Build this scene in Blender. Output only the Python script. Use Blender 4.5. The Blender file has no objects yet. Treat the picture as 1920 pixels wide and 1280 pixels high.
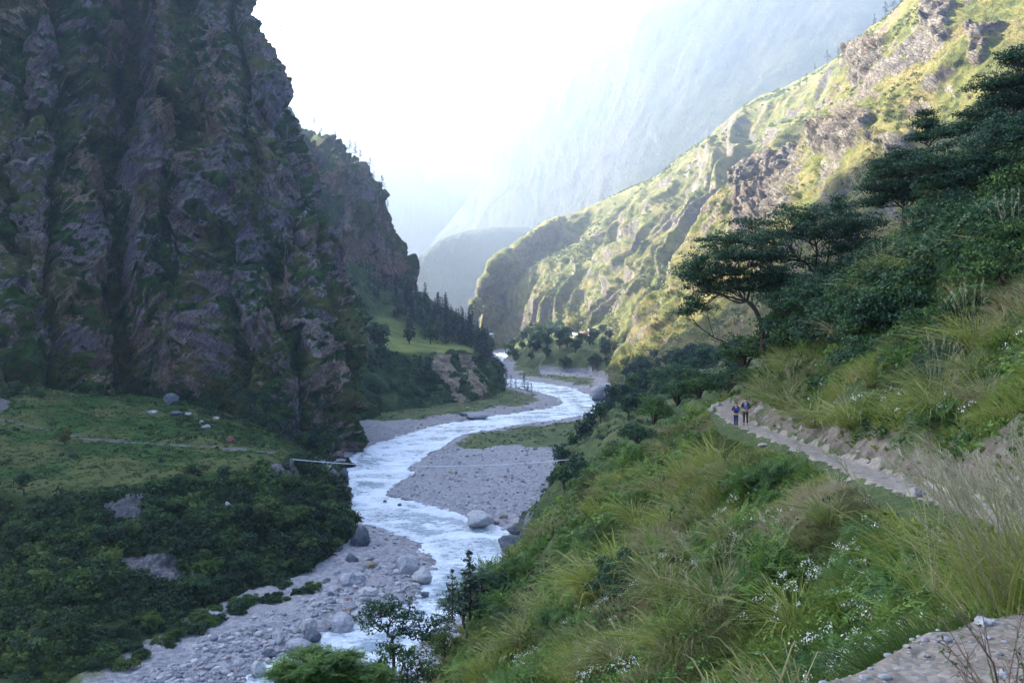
import bpy, bmesh, math
import numpy as np
from mathutils import Vector, Matrix, Euler

# ------------------------------------------------------------------ camera, sky, sun, exposure
SC = bpy.context.scene
COL = SC.collection
F, CX, CY, EYE = 1871.0, 960.0, 560.0, 80.0        # focal length in photo pixels, principal column, horizon row, eye height over the river
cam_d = bpy.data.cameras.new('camera')
cam_d.sensor_width = 36.0
cam_d.lens = 36.0 * F / 1920.0
cam_d.shift_y = -(640.0 - CY) / 1920.0
cam_d.clip_start = 0.1
cam_d.clip_end = 40000.0
cam = bpy.data.objects.new('camera', cam_d)
cam.location = (0, 0, EYE)
cam.rotation_euler = (math.radians(90), 0, 0)
COL.objects.link(cam)
SC.camera = cam

SUN_AZ, SUN_EL = math.radians(-56), math.radians(31)   # azimuth measured from +Y towards +X
world = bpy.data.worlds.new('World')
SC.world = world
world.use_nodes = True
wn = world.node_tree
sky = wn.nodes.new('ShaderNodeTexSky')
sky.sky_type = 'NISHITA'
sky.sun_disc = False
sky.sun_elevation = SUN_EL
sky.sun_rotation = SUN_AZ
sky.altitude = 300
sky.air_density = 0.55
sky.dust_density = 3.0
sky.ozone_density = 1.0
wn.links.new(sky.outputs[0], wn.nodes['Background'].inputs[0])
wn.nodes['Background'].inputs[1].default_value = 0.11
sun_d = bpy.data.lights.new('sun', 'SUN')
sun_d.energy = 5.0
sun_d.angle = math.radians(0.5)
sun_d.color = (1.0, 0.91, 0.75)
sun = bpy.data.objects.new('sun', sun_d)
sdir = Vector((math.sin(SUN_AZ) * math.cos(SUN_EL), math.cos(SUN_AZ) * math.cos(SUN_EL), math.sin(SUN_EL)))
sun.rotation_euler = (-sdir).to_track_quat('-Z', 'Y').to_euler()
sun.location = (-300, 300, 900)
COL.objects.link(sun)
SC.view_settings.view_transform = 'Standard'
SC.view_settings.look = 'None'
SC.view_settings.exposure = 3.2
SC.view_settings.gamma = 1.0
SC.cycles.use_denoising = True
SC.cycles.max_bounces = 6
SC.cycles.diffuse_bounces = 2
SC.cycles.glossy_bounces = 2
SC.cycles.transmission_bounces = 2
SC.cycles.volume_bounces = 0
SC.cycles.sample_clamp_indirect = 4.0

# ------------------------------------------------------------------ helpers
def P(px, py, D):
    """world point seen at photo pixel (px,py) at depth D metres"""
    return np.array([(px - CX) / F * D, D, EYE - (py - CY) / F * D])

def ground_pt(px, py, z=0.0):
    return P(px, py, (EYE - z) * F / (py - CY))

def hsh(ix, iy, iz, seed):
    h = (ix.astype(np.int64) * 73856093) ^ (iy.astype(np.int64) * 19349663) ^ (iz.astype(np.int64) * 83492791) ^ (seed * 2654435761 & 0x7fffffff)
    h = (h ^ (h >> 13)) * 1274126177 & 0x7fffffff
    h = (h ^ (h >> 15)) * 668265263 & 0x7fffffff
    return (h ^ (h >> 12)) & 0xffffff

_G = np.array([[1,1,0],[-1,1,0],[1,-1,0],[-1,-1,0],[1,0,1],[-1,0,1],[1,0,-1],[-1,0,-1],[0,1,1],[0,-1,1],[0,1,-1],[0,-1,-1],[1,1,1],[-1,-1,1],[1,-1,-1],[-1,1,-1]], float)
def perlin(p, seed=0):
    p = np.asarray(p, float)
    i = np.floor(p).astype(np.int64); f = p - i
    w = f * f * f * (f * (f * 6 - 15) + 10)
    out = 0
    for dx in (0, 1):
        wx = w[..., 0] if dx else 1 - w[..., 0]
        for dy in (0, 1):
            wy = w[..., 1] if dy else 1 - w[..., 1]
            for dz in (0, 1):
                wz = w[..., 2] if dz else 1 - w[..., 2]
                g = _G[hsh(i[..., 0] + dx, i[..., 1] + dy, i[..., 2] + dz, seed) & 15]
                out = out + wx * wy * wz * (g[..., 0] * (f[..., 0] - dx) + g[..., 1] * (f[..., 1] - dy) + g[..., 2] * (f[..., 2] - dz))
    return out

def fbm(p, oct=4, seed=0, gain=0.5, lac=2.03):
    a, s, o = 1.0, 0.0, 0
    p = np.asarray(p, float)
    for k in range(oct):
        s = s + a * perlin(p, seed + k * 17); a *= gain; p = p * lac
    return s

def ridged(p, oct=4, seed=0, gain=0.5, lac=2.07):
    a, s = 1.0, 0.0
    p = np.asarray(p, float)
    for k in range(oct):
        s = s + a * (1 - 2.2 * np.abs(perlin(p, seed + k * 31))); a *= gain; p = p * lac
    return s

def facet(p, seed=0, tilt=1.0):
    """piecewise planar noise: every Voronoi cell is a slab with its own tilt and offset"""
    p = np.asarray(p, float)
    i = np.floor(p).astype(np.int64)
    best = np.full(p.shape[:-1], 1e9); sec = best.copy(); val = np.zeros(p.shape[:-1])
    for dx in (-1, 0, 1):
        for dy in (-1, 0, 1):
            for dz in (-1, 0, 1):
                cx, cy, cz = i[..., 0] + dx, i[..., 1] + dy, i[..., 2] + dz
                h = hsh(cx, cy, cz, seed); h2 = hsh(cx, cy, cz, seed + 77)
                q = np.stack([cx + (h & 255) / 255., cy + ((h >> 8) & 255) / 255., cz + ((h >> 16) & 255) / 255.], -1)
                d = p - q
                dd = (d ** 2).sum(-1)
                v = ((h2 & 255) / 127.5 - 1) * d[..., 0] + (((h2 >> 8) & 255) / 127.5 - 1) * d[..., 1] + (((h2 >> 16) & 255) / 127.5 - 1) * d[..., 2]
                v = v * tilt + ((h2 >> 4) & 255) / 255. - 0.5
                m = dd < best
                sec = np.where(m, best, np.minimum(sec, dd))
                best = np.where(m, dd, best); val = np.where(m, v, val)
    e = sstep(0, .09, np.sqrt(sec) - np.sqrt(best))
    return (val + .15) * e - .15

def sstep(a, b, x):
    t = np.clip((x - a) / (b - a), 0, 1)
    return t * t * (3 - 2 * t)

def catmull_axis(A, t):
    n = A.shape[0]
    k = np.clip(np.floor(t).astype(int), 0, n - 2); f = (t - k)
    f = f.reshape((-1,) + (1,) * (A.ndim - 1))
    p1, p2 = A[k], A[k + 1]
    p0 = np.where((k > 0).reshape(f.shape), A[np.maximum(k - 1, 0)], 2 * p1 - p2)
    p3 = np.where((k < n - 2).reshape(f.shape), A[np.minimum(k + 2, n - 1)], 2 * p2 - p1)
    return 0.5 * (2 * p1 + (p2 - p0) * f + (2 * p0 - 5 * p1 + 4 * p2 - p3) * f ** 2 + (3 * p1 - p0 - 3 * p2 + p3) * f ** 3)

def samples(weights, n):
    c = np.concatenate([[0], np.cumsum(weights)])
    return np.interp(np.linspace(0, c[-1], n), c, np.arange(len(c)))

def grid_from(rows, nr, nc, rw=None, cw=None):
    """rows: list of rows of (px,py,D). returns world grid (nr,nc,3), row parameter and column parameter"""
    A = np.array([[P(*q) for q in r] for r in rows])
    px = np.array(rows, float)[..., :2]
    if rw is None: rw = np.linalg.norm(np.diff(px, axis=0), axis=-1).mean(1) ** 0.8
    if cw is None: cw = np.linalg.norm(np.diff(px, axis=1), axis=-1).mean(0) ** 0.8
    tr, tc = samples(rw, nr), samples(cw, nc)
    G = catmull_axis(A, tr)
    G = catmull_axis(G.transpose(1, 0, 2), tc).transpose(1, 0, 2)
    return G, np.repeat(tr[:, None], nc, 1), np.repeat(tc[None], nr, 0)

def grid_normals(G):
    du = np.gradient(G, axis=1); dv = np.gradient(G, axis=0)
    n = np.cross(du, dv)
    return n / (np.linalg.norm(n, axis=-1, keepdims=True) + 1e-9)

def make_mesh(name, V, Fc, mat=None, parent=None, smooth=False, attrs=None, kind=None, loc=None):
    """V (n,3) float, Fc (m,k) int array, or a list of such arrays"""
    me = bpy.data.meshes.new(name)
    V = np.asarray(V, np.float32).reshape(-1, 3)
    if not isinstance(Fc, list): Fc = [Fc]
    Fc = [np.asarray(f, np.int32) for f in Fc if len(f)]
    tot = np.concatenate([np.full(len(f), f.shape[1], np.int32) for f in Fc])
    loops = np.concatenate([f.ravel() for f in Fc])
    me.vertices.add(len(V)); me.vertices.foreach_set('co', V.ravel())
    me.loops.add(len(loops)); me.loops.foreach_set('vertex_index', loops)
    me.polygons.add(len(tot))
    me.polygons.foreach_set('loop_start', np.concatenate([[0], np.cumsum(tot)[:-1]]).astype(np.int32))
    me.polygons.foreach_set('loop_total', tot)
    if smooth: me.polygons.foreach_set('use_smooth', np.ones(len(tot), bool))
    for k, a in (attrs or {}).items():
        at = me.attributes.new(k, 'FLOAT', 'POINT')
        at.data.foreach_set('value', np.asarray(a, np.float32).ravel())
    me.update(calc_edges=True)
    if mat: me.materials.append(mat)
    o = bpy.data.objects.new(name, me)
    COL.objects.link(o)
    if parent is not None: o.parent = parent
    if kind: o['kind'] = kind
    if loc is not None: o.location = loc
    return o

def grid_faces(nr, nc):
    i = np.arange(nr * nc).reshape(nr, nc)
    return np.stack([i[:-1, :-1], i[:-1, 1:], i[1:, 1:], i[1:, :-1]], -1).reshape(-1, 4)

def sheet(name, G, mat, attrs=None, kind='structure', smooth=True):
    nr, nc = G.shape[:2]
    return make_mesh(name, G.reshape(-1, 3), grid_faces(nr, nc), mat, smooth=smooth, attrs=attrs, kind=kind)

def tag(o, label=None, cat=None, group=None, kind=None):
    if label: o['label'] = label
    if cat: o['category'] = cat
    if group: o['group'] = group
    if kind: o['kind'] = kind
    return o

def empty(name, loc, rz=0):
    o = bpy.data.objects.new(name, None)
    o.location = [float(v) for v in loc]; o.rotation_euler = (0, 0, rz)
    COL.objects.link(o)
    return o

def poly_dist(x, y, poly):
    """signed distance to polygon (positive inside)"""
    poly = np.asarray(poly)[:, :2]
    d = np.full(x.shape, 1e18); inside = np.zeros(x.shape, bool)
    n = len(poly)
    for k in range(n):
        ax, ay = poly[k]; bx, by = poly[(k + 1) % n]
        ex, ey = bx - ax, by - ay
        t = np.clip(((x - ax) * ex + (y - ay) * ey) / (ex * ex + ey * ey + 1e-12), 0, 1)
        d = np.minimum(d, (x - ax - t * ex) ** 2 + (y - ay - t * ey) ** 2)
        c = (ay > y) != (by > y)
        with np.errstate(divide='ignore', invalid='ignore'):
            xi = ax + (y - ay) / (ey if ey else 1e-12) * ex
        inside ^= c & (x < xi)
    d = np.sqrt(d)
    return np.where(inside, d, -d)

def line_dist(x, y, pts):
    d = np.full(x.shape, 1e18)
    for k in range(len(pts) - 1):
        ax, ay = pts[k][:2]; bx, by = pts[k + 1][:2]
        ex, ey = bx - ax, by - ay
        t = np.clip(((x - ax) * ex + (y - ay) * ey) / (ex * ex + ey * ey + 1e-12), 0, 1)
        d = np.minimum(d, (x - ax - t * ex) ** 2 + (y - ay - t * ey) ** 2)
    return np.sqrt(d)

# ------------------------------------------------------------------ materials
class NT:
    def __init__(s, name, rough=0.9, spec=0.2):
        s.m = bpy.data.materials.new(name); s.m.use_nodes = True
        s.n = s.m.node_tree.nodes; s.l = s.m.node_tree.links
        s.b = s.n['Principled BSDF']
        s.b.inputs['Roughness'].default_value = rough
        s.b.inputs['Specular IOR Level'].default_value = spec
    def link(s, a, b): s.l.new(a, b)
    def geo(s): return s.n.new('ShaderNodeNewGeometry')
    def pos(s, scale=(1, 1, 1), rot=(0, 0, 0)):
        g = s.n.new('ShaderNodeTexCoord'); mp = s.n.new('ShaderNodeMapping')
        mp.vector_type = 'TEXTURE'      # turn first, then stretch
        mp.inputs['Scale'].default_value = tuple(1.0 / q for q in scale); mp.inputs['Rotation'].default_value = rot
        s.link(g.outputs['Object'], mp.inputs[0]); return mp.outputs[0]
    def noise(s, vec, scale, detail=4, rough=0.55, dist=0.0, out='Fac'):
        t = s.n.new('ShaderNodeTexNoise')
        t.inputs['Scale'].default_value = scale; t.inputs['Detail'].default_value = detail
        t.inputs['Roughness'].default_value = rough; t.inputs['Distortion'].default_value = dist
        s.link(vec, t.inputs['Vector']); return t.outputs[out]
    def voro(s, vec, scale, feature='F1', out='Distance'):
        t = s.n.new('ShaderNodeTexVoronoi'); t.feature = feature
        t.inputs['Scale'].default_value = scale
        s.link(vec, t.inputs['Vector']); return t.outputs[out]
    def ramp(s, fac, stops, interp='LINEAR'):
        r = s.n.new('ShaderNodeValToRGB'); r.color_ramp.interpolation = interp
        e = r.color_ramp.elements
        while len(e) < len(stops): e.new(0.5)
        for k, (p, c) in enumerate(stops):
            e[k].position = p; e[k].color = tuple(c) + (1,) if len(c) == 3 else c
        s.link(fac, r.inputs[0]); return r.outputs[0]
    def mix(s, fac, a, b, mode='MIX'):
        m = s.n.new('ShaderNodeMix'); m.data_type = 'RGBA'; m.blend_type = mode
        for i, v in ((0, fac), (6, a), (7, b)):
            if hasattr(v, 'is_linked') or isinstance(v, bpy.types.NodeSocket): s.link(v, m.inputs[i])
            elif i == 0: m.inputs[0].default_value = v
            else: m.inputs[i].default_value = tuple(v) + (1,)
        return m.outputs[2]
    def math(s, op, a, b=None, c=None, clamp=False):
        m = s.n.new('ShaderNodeMath'); m.operation = op; m.use_clamp = clamp
        for i, v in enumerate((a, b, c)):
            if v is None: continue
            if isinstance(v, bpy.types.NodeSocket): s.link(v, m.inputs[i])
            else: m.inputs[i].default_value = v
        return m.outputs[0]
    def attr(s, name):
        a = s.n.new('ShaderNodeAttribute'); a.attribute_name = name; return a.outputs['Fac']
    def color(s, c): s.link(c, s.b.inputs['Base Color'])
    def bump(s, h, strength=0.5, dist=1.0):
        b = s.n.new('ShaderNodeBump'); b.inputs['Strength'].default_value = strength
        b.inputs['Distance'].default_value = dist
        s.link(h, b.inputs['Height']); s.link(b.outputs[0], s.b.inputs['Normal'])

def rock_material(name, rock, veg, size=1.0, strat=(1, 1, 5), rot=(0, 0.7, 0), bump=1.0, rot2=None):
    """rock: 4 colours dark..light, veg: 3 colours; the 'veg' attribute decides which one covers the face"""
    t = NT(name, 0.92, 0.15)
    p = t.pos(); ps = t.pos(strat, rot)
    n1 = t.noise(ps, 0.06 / size, 6, 0.66, 0.12)
    n2 = t.noise(p, 0.018 / size, 4, 0.55, 0.3)
    n3 = t.noise(ps, 0.45 / size, 4, 0.6)
    if rot2 is not None:                       # bedding that leans the other way where 'lean' is 1
        pb_ = t.pos(strat, rot2); ln = t.attr('lean')
        def two(a, sc, d):
            b = t.noise(pb_, sc / size, d, .64)
            return t.math('ADD', t.math('MULTIPLY', a, t.math('SUBTRACT', 1.0, ln)), t.math('MULTIPLY', b, ln))
        n1 = two(n1, .06, 6); n3 = two(n3, .45, 4)
    rc = t.ramp(n1, [(0.30, rock[0]), (0.46, rock[1]), (0.58, rock[2]), (0.74, rock[3])])
    rc2 = t.ramp(n2, [(0.42, (0, 0, 0)), (0.60, (1, 1, 1))])
    rc = t.mix(t.math('MULTIPLY', rc2, 0.5), rc, rock[4])
    if len(rock) > 5:
        tn = t.attr('tone')
        rc = t.mix(t.ramp(tn, [(.0, (.55,.55,.55)), (.42, (0,0,0))]), rc, rock[5])
        rc = t.mix(t.ramp(tn, [(.62, (0,0,0)), (1, (.6,.6,.6))]), rc, rock[6])
    rc = t.mix(t.ramp(n3, [(0.35, (.55, .55, .55)), (0.62, (0, 0, 0))]), rc, rock[0])
    cr = t.n.new('ShaderNodeTexVoronoi'); cr.feature = 'DISTANCE_TO_EDGE'; cr.inputs['Scale'].default_value = .16 / size
    wq = t.n.new('ShaderNodeVectorMath'); wq.operation = 'ADD'; t.link(ps, wq.inputs[0])
    wn_ = t.n.new('ShaderNodeVectorMath'); wn_.operation = 'SCALE'; wn_.inputs['Scale'].default_value = 9.0 * size
    t.link(t.noise(ps, .09 / size, 4, .6, out='Color'), wn_.inputs[0]); t.link(wn_.outputs[0], wq.inputs[1])
    t.link(wq.outputs[0], cr.inputs['Vector'])
    crk = t.ramp(cr.outputs['Distance'], [(.0, (.75,.75,.75)), (.07, (0,0,0))])
    rc = t.mix(crk, rc, tuple(c * .6 for c in rock[0]))
    fine = t.noise(p, 1.1 / size, 5, .75)
    rc = t.mix(1.0, rc, t.ramp(fine, [(.3, (.55,.55,.55)), (.7, (1.35,1.35,1.35))]), 'MULTIPLY')
    v1 = t.noise(p, 0.11 / size, 5, 0.6)
    vc = t.ramp(v1, [(0.36, veg[0]), (0.5, veg[1]), (0.66, veg[2])])
    dr = t.noise(p, 0.03 / size, 4, 0.6, 0.5)
    vc = t.mix(t.ramp(dr, [(0.47, (0, 0, 0)), (0.62, (.8, .8, .8))]), vc, veg[3])
    v = t.attr('veg')
    e = t.noise(p, 0.30 / size, 7, 0.78)
    f = t.math('ADD', v, t.math('MULTIPLY', t.math('SUBTRACT', e, 0.5), 2.2))
    f = t.ramp(f, [(0.42, (0, 0, 0)), (0.58, (1, 1, 1))])
    t.color(t.mix(f, rc, vc))
    hb = t.math('ADD', t.math('MULTIPLY', n1, 2.0), t.math('MULTIPLY', n3, 0.8))
    t.bump(t.math('ADD', hb, t.math('ADD', t.math('MULTIPLY', e, 1.4), t.math('MULTIPLY', crk, -1.2))), 0.9, 2.2 * size * bump)
    return t.m

# ------------------------------------------------------------------ river outline, traced on the water plane
RIVER_PX = [(949,658),(933,663),(924,668),(921,676),(925,686),(931,700),(934,709),(952,724),(1012,735),(1050,746),(1059,757),(1031,765),(975,774),(915,782),
 (862,791),(810,799),(769,814),(731,825),(700,833),(675,845),(655,860),(652,917),(637,934),(600,948),(639,970),(684,981),(729,994),(770,1007),(800,1030),
 (819,1064),(804,1082),(785,1112),(745,1145),(690,1172),(654,1180),(605,1192),(582,1212),(560,1228),(505,1243),(480,1262),(440,1300),(400,1400),
 (640,1400),(700,1290),(760,1230),(800,1190),(850,1150),(905,1100),(950,1065),(965,1040),(976,1004),(954,996),(920,985),(868,968),
 (825,956),(795,945),(757,937),(716,926),(739,911),(761,889),(769,870),(802,851),(840,829),(862,816),(919,804),(975,795),(1050,786),(1114,774),
 (1140,767),(1155,757),(1151,750),(1106,742),(1069,727),(1012,718),(979,713),(937,706),(933,698),(934,686),(938,680),(950,668),(956,662)]
RIVER = np.array([ground_pt(*q) for q in RIVER_PX])
RIVER2 = np.array([ground_pt(*q) for q in [(972,650),(1002,650),(1004,641),(978,640)]])
BANK_PX = [(940,1120),(985,1010),(1010,960),(1040,920),(1065,874),(1105,846),(1165,815),(1205,790),(1190,770),(1176,757),(1150,735),(1130,712),(1100,706),(1050,702),(985,694),(948,674),(968,656),(970,640),(985,632),
 (2300,632),(2600,800),(2600,1120)]
BANK = np.array([ground_pt(*q) for q in BANK_PX])
MEADOW = np.array([ground_pt(*q, 1.5) for q in [(868,822),(880,812),(935,806),(1060,790),(1130,778),(1180,780),(1150,800),(1080,830),(1062,850),(1030,846),(960,835),(905,842),(880,846),(850,838)]])
BAR_FAR = np.array([ground_pt(*q, 1.5) for q in [(985,700),(1060,706),(1120,712),(1110,728),(1060,716),(1010,708)]])

def ground_height(x, y):
    d = poly_dist(x, y, RIVER)
    d = np.maximum(d, poly_dist(x, y, RIVER2))
    q = np.stack([x, y, x * 0], -1)
    wob = fbm(q / 9.0, 4, 5) * (1.5 + y / 500.0)
    out = -(d + wob)                                   # distance from the water's edge, positive on land
    z = np.where(out < 0, -np.minimum(-out * 0.25, 1.6), np.minimum(out * 0.11, 1.1 + 0.02 * out))
    z = np.minimum(z, 3.0) + np.where(out > 0, np.minimum(out / 12, 1) * (fbm(q / 22.0, 4, 9) * 1.3 + 0.4), 0)
    z = z + np.where(out > 3, fbm(q / 2.2, 3, 3) * 0.35, 0)
    b = poly_dist(x, y, BANK) + fbm(q / 25.0, 4, 21) * 9
    hm = np.interp(y, [0, 300, 700, 850, 3000], [60, 60, 40, 26, 30])
    bank = np.where(b > 0, hm * (1 - np.exp(-np.maximum(b, 0) * 1.25 / hm * 1.2)), 0)
    bank = bank + np.where(b > 0, np.minimum(b / 20, 1) * fbm(q / 18.0, 4, 31) * 3, 0)
    return z + bank, out, b

# ------------------------------------------------------------------ the near hillside with the trail cut into it
TY = np.array([-6, 0, 2, 4.3, 5, 6, 8, 12, 18, 28, 34, 42, 53, 68, 77, 84, 90, 97, 106, 120, 150, 220.])
TX = np.array([-2.5, 0, .85, 2.15, 2.85, 3.9, 5.6, 8.0, 10.4, 13.0, 13.7, 14.6, 15.3, 16.2, 16.5, 18.0, 21.0, 27, 38, 62, 118, 230.])
TZ = np.array([78.4, 78.4, 78.4, 78.38, 78.34, 78.1, 77.6, 76.6, 75.4, 74.2, 73.5, 72.8, 72.2, 71.3, 71.15, 71.2, 71.4, 71.8, 72, 72, 70, 66.])
def trail_x(y): return np.interp(y, TY, TX)
def trail_z(y): return np.interp(y, TY, TZ)
HW = 0.85
def half_w(y): return np.interp(y, [0, 6, 12, 100], [1.0, .95, .74, .60])
def hill_z(x, y, detail=True):
    xt = (trail_x(y) + trail_x(y - 1.2) + trail_x(y + 1.2)) / 3
    zt = (trail_z(y) + trail_z(y - 1.2) + trail_z(y + 1.2)) / 3
    u = x - xt
    q = np.stack([x, y, x * 0], -1)
    ub = np.interp(y, [0, 30, 60, 90, 120], [-20, -21, -18, -15, -12]) + fbm(q / 30, 2, 3) * 3
    hw = half_w(y)
    dn = np.maximum(-u - hw, 0)
    k = np.interp(y, [0, 8, 25, 100], [0.62, 0.66, 0.72, 0.78])
    g = -dn * k * (0.75 + 0.25 * np.minimum(dn / 6, 1))
    ext = np.maximum(-(u - ub), 0)
    g = g - ext * 0.75 * np.minimum(ext / 8, 1)
    up = np.maximum(u - hw, 0)
    g = g + np.where(up < 1.6, up * 1.15, 1.84 + (up - 1.6) * np.interp(y, [0, 30, 90], [0.8, 0.86, 0.92]))
    off = np.minimum(np.maximum(np.abs(u) - hw, 0) / 3.0, 1)
    g = g + off * (fbm(q / 9.0, 3, 41) * 1.5 + fbm(q / 24.0, 2, 43) * 2.2 * np.minimum(np.abs(u) / 10, 1) + (fbm(q / 2.0, 3, 47) * 0.4 if detail else 0))
    tr = np.abs(u) <= HW + .3
    g = g + np.where(tr, fbm(q / 0.8, 3, 51) * 0.07, 0)
    return zt + g, u
# ------------------------------------------------------------------ terrain
def veg_from_slope(G, lo, hi, noise_scale, seed, amp=0.35):
    n = grid_normals(G)
    nz = np.abs(n[..., 2])
    return sstep(lo, hi, nz + fbm(G / noise_scale, 4, seed) * amp)

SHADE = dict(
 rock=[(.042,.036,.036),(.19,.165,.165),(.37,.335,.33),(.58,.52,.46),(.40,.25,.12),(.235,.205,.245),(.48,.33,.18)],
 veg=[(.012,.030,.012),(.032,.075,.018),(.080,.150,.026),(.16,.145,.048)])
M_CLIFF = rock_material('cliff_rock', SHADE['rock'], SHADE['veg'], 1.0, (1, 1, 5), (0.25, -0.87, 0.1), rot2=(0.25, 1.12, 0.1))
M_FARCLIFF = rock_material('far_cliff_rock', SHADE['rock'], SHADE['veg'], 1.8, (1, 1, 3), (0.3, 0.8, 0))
LIT = dict(  # slope colours, grass brightened and yellowed to add to the sunlight
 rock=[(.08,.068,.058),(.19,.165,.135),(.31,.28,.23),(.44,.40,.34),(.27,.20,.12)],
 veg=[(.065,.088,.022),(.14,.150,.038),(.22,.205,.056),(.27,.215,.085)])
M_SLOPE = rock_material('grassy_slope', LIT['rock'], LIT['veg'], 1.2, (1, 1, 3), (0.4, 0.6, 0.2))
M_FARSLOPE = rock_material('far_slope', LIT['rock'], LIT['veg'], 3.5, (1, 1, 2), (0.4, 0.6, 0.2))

M_DISTANT = rock_material('shaded_distant_woods', [(.05,.05,.045),(.07,.07,.06),(.09,.09,.075),(.14,.13,.11),(.08,.075,.06)], [(.025,.036,.02),(.038,.050,.026),(.055,.065,.03),(.065,.066,.034)], 5.0, (1, 1, 2), (0.4, 0.6, 0.2), bump=.5)  # wood colours darkened to put shade into the far mountains
# left cliff ---------------------------------------------------------
# columns run left to right; the last two fold behind the skyline
CL = []
lev = [ # py, silhouette px, D at silhouette
 (985,606,345),(930,622,404),(880,644,470),(850,658,510),(780,664,530),(700,668,545),(560,656,565),(470,634,580),(400,612,590),(330,592,602),(240,556,615),(150,520,628),(60,486,640),(0,466,650),(-160,432,675),(-400,350,715),(-700,260,770),(-980,120,830)]
for py, sx, sD in lev:
    h = (985 - py)
    q = max(0, -py) * 0.0
    base_left = 735 - (985 - py) * 0.0
    # left part of the row follows the rising foot of the cliff
    def yy(fx): # foot line rises towards the left
        foot = {-3200: 640, -1400: 690, -500: 720, -150: 742, 60: 765, 200: 800, 330: 815, 450: 850, 560: 900}[fx]
        return min(py, foot) if py > foot else py
    row = []
    for fx, dD in ((-3200, -330), (-1400, -150), (-500, 15), (-150, -30), (60, -45), (200, -12), (330, 0), (450, -20), (560, -30)):
        t = max(fx + 500, 0) / 1200.0
        x = fx if py > 0 else fx + (sx - 487) * (0.4 + 0.6 * t)
        x = x if fx < 400 else fx + (sx - 690) * (t * 1.0) * (1 if sx < 690 else 0)
        y = yy(fx)
        D = 460 + 0.22 * (985 - py) + dD
        if fx == -1400: D, y = 400 + .07 * (985 - py), (y if y > 560 else 560 - (560 - y) * 1.45)  # unseen far-left columns, raised so that the cliff shades the near hillside
        if fx == -3200: D, y = 200 + .05 * (985 - py), (y if y > 560 else 560 - (560 - y) * 2.4)
        if fx == 560: D = 0.45 * D + 0.55 * sD - 12
        if fx == 450: D = 0.75 * D + 0.25 * sD - 8
        row.append((x, y, D))
    row.append((sx - 24, py, sD - 18 if py < 860 else sD - 6))
    row.append((sx, py, sD + 20))
    row.append((sx - 60, py + 10, sD + 130))
    row.append((sx - 180, py + 30, sD + 260))
    CL.append(row)
top = [(x - 30, y - 30, D + 180) for (x, y, D) in CL[-1]]
CL.append(top)
CL.append([(x, 400, D + 500) for (x, y, D) in CL[-1]])
G, tr, tc = grid_from(CL, 640, 520, rw=np.array([1.2,.8,.6,1.2,1.4,2.4,1.6,1.3,1.3,1.6,1.6,1.6,1.1,1.2,.7,.5,.4,.2,.2])[:len(CL)-1], cw=[.1,.12,.3,1.5,1.2,1.2,1.1,1.1,1.0,.9,.7,.2])
N = grid_normals(G)
if N[200, 200, 1] > 0: N = -N
px = CX + G[..., 0] / G[..., 1] * F; py = CY - (G[..., 2] - EYE) / G[..., 1] * F
# gullies (dark, bushy) traced down the face, and ribs between them
def trace(px, py, pts):
    xs = np.interp(py, [p[1] for p in pts], [p[0] for p in pts])
    return xs
disp = np.zeros(px.shape); gul = np.zeros(px.shape)
wx = fbm(np.stack([px / 70, py / 70, px * 0], -1), 3, 11) * 26
for pts, w, dep in (
  ([(265,-200),(250,0),(240,120),(215,260),(225,420),(235,560),(240,700),(260,800)], 26, 15),
  ([(120,-50),(130,150),(120,260),(110,380),(100,520),(110,760)], 20, 10),
  ([(330,-200),(340,60),(345,200),(330,300),(300,420),(300,520)], 18, 5),
  ([(440,0),(455,160),(470,320),(500,420),(520,560),(570,700),(600,900)], 16, 6),
  ([(395,430),(420,520),(440,640),(470,760)], 22, 9),
  ([(545,200),(580,330),(600,450),(640,600),(660,800)], 14, 4),
  ([(60,-50),(20,250),(10,400),(40,500)], 16, 5)):
    c = trace(px, py, pts)
    y0, y1 = pts[0][1], pts[-1][1]
    on = sstep(y0 - 40, y0 + 20, py) * (1 - sstep(y1 - 20, y1 + 60, py))
    g = np.exp(-((px + wx - c) / w) ** 2) * on
    disp -= g * dep * 1.5; gul = np.maximum(gul, g)
ca, sa = math.cos(0.85), math.sin(0.85)
R = np.array([[ca, 0, -sa], [0, 1, 0], [sa, 0, ca]])     # bedding planes dip to the left
Gs = (G + np.stack([fbm(G / 50, 3, 2) * 18, fbm(G / 50, 3, 3) * 18, fbm(G / 50, 3, 4) * 18], -1)) @ R.T
disp += ridged(G / np.array([60, 80, 150]), 3, 7, gain=.42) * 8
W3 = np.stack([fbm(G / 60, 3, 2) * 14, fbm(G / 60, 3, 3) * 14, fbm(G / 60, 3, 4) * 14], -1) + G
def slab(a, sc, seed):                      # slabs whose long axis leans by angle a in the face of the cliff
    c, s = math.cos(a), math.sin(a); Rm = np.array([[c, 0, s], [0, 1, 0], [-s, 0, c]])
    return facet((W3 @ Rm.T) / np.array(sc), seed, 1.5)
lean = sstep(380, 560, px)
disp += (slab(.42, [24, 40, 95], 1) * lean + slab(-.55, [26, 40, 80], 21) * (1 - lean)) * 10.0
big = disp.copy(); tone = slab(.30, [30, 60, 70], 31) * lean + slab(-.5, [34, 60, 60], 32) * (1 - lean) + fbm(G / 25, 3, 33) * .5 + .5
disp += (slab(.5, [11, 16, 34], 2) * lean + slab(-.75, [10, 15, 36], 22) * (1 - lean)) * 5.2
disp += facet(((W3 @ np.array([[math.cos(.8), 0, math.sin(.8)], [0, 1, 0], [-math.sin(.8), 0, math.cos(.8)]])) / np.array([5, 7, 13])), 3, .9) * 1.6
disp -= disp[(py > 0) & (px > 0) & (px < 700)].mean() + 3.0
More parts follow.
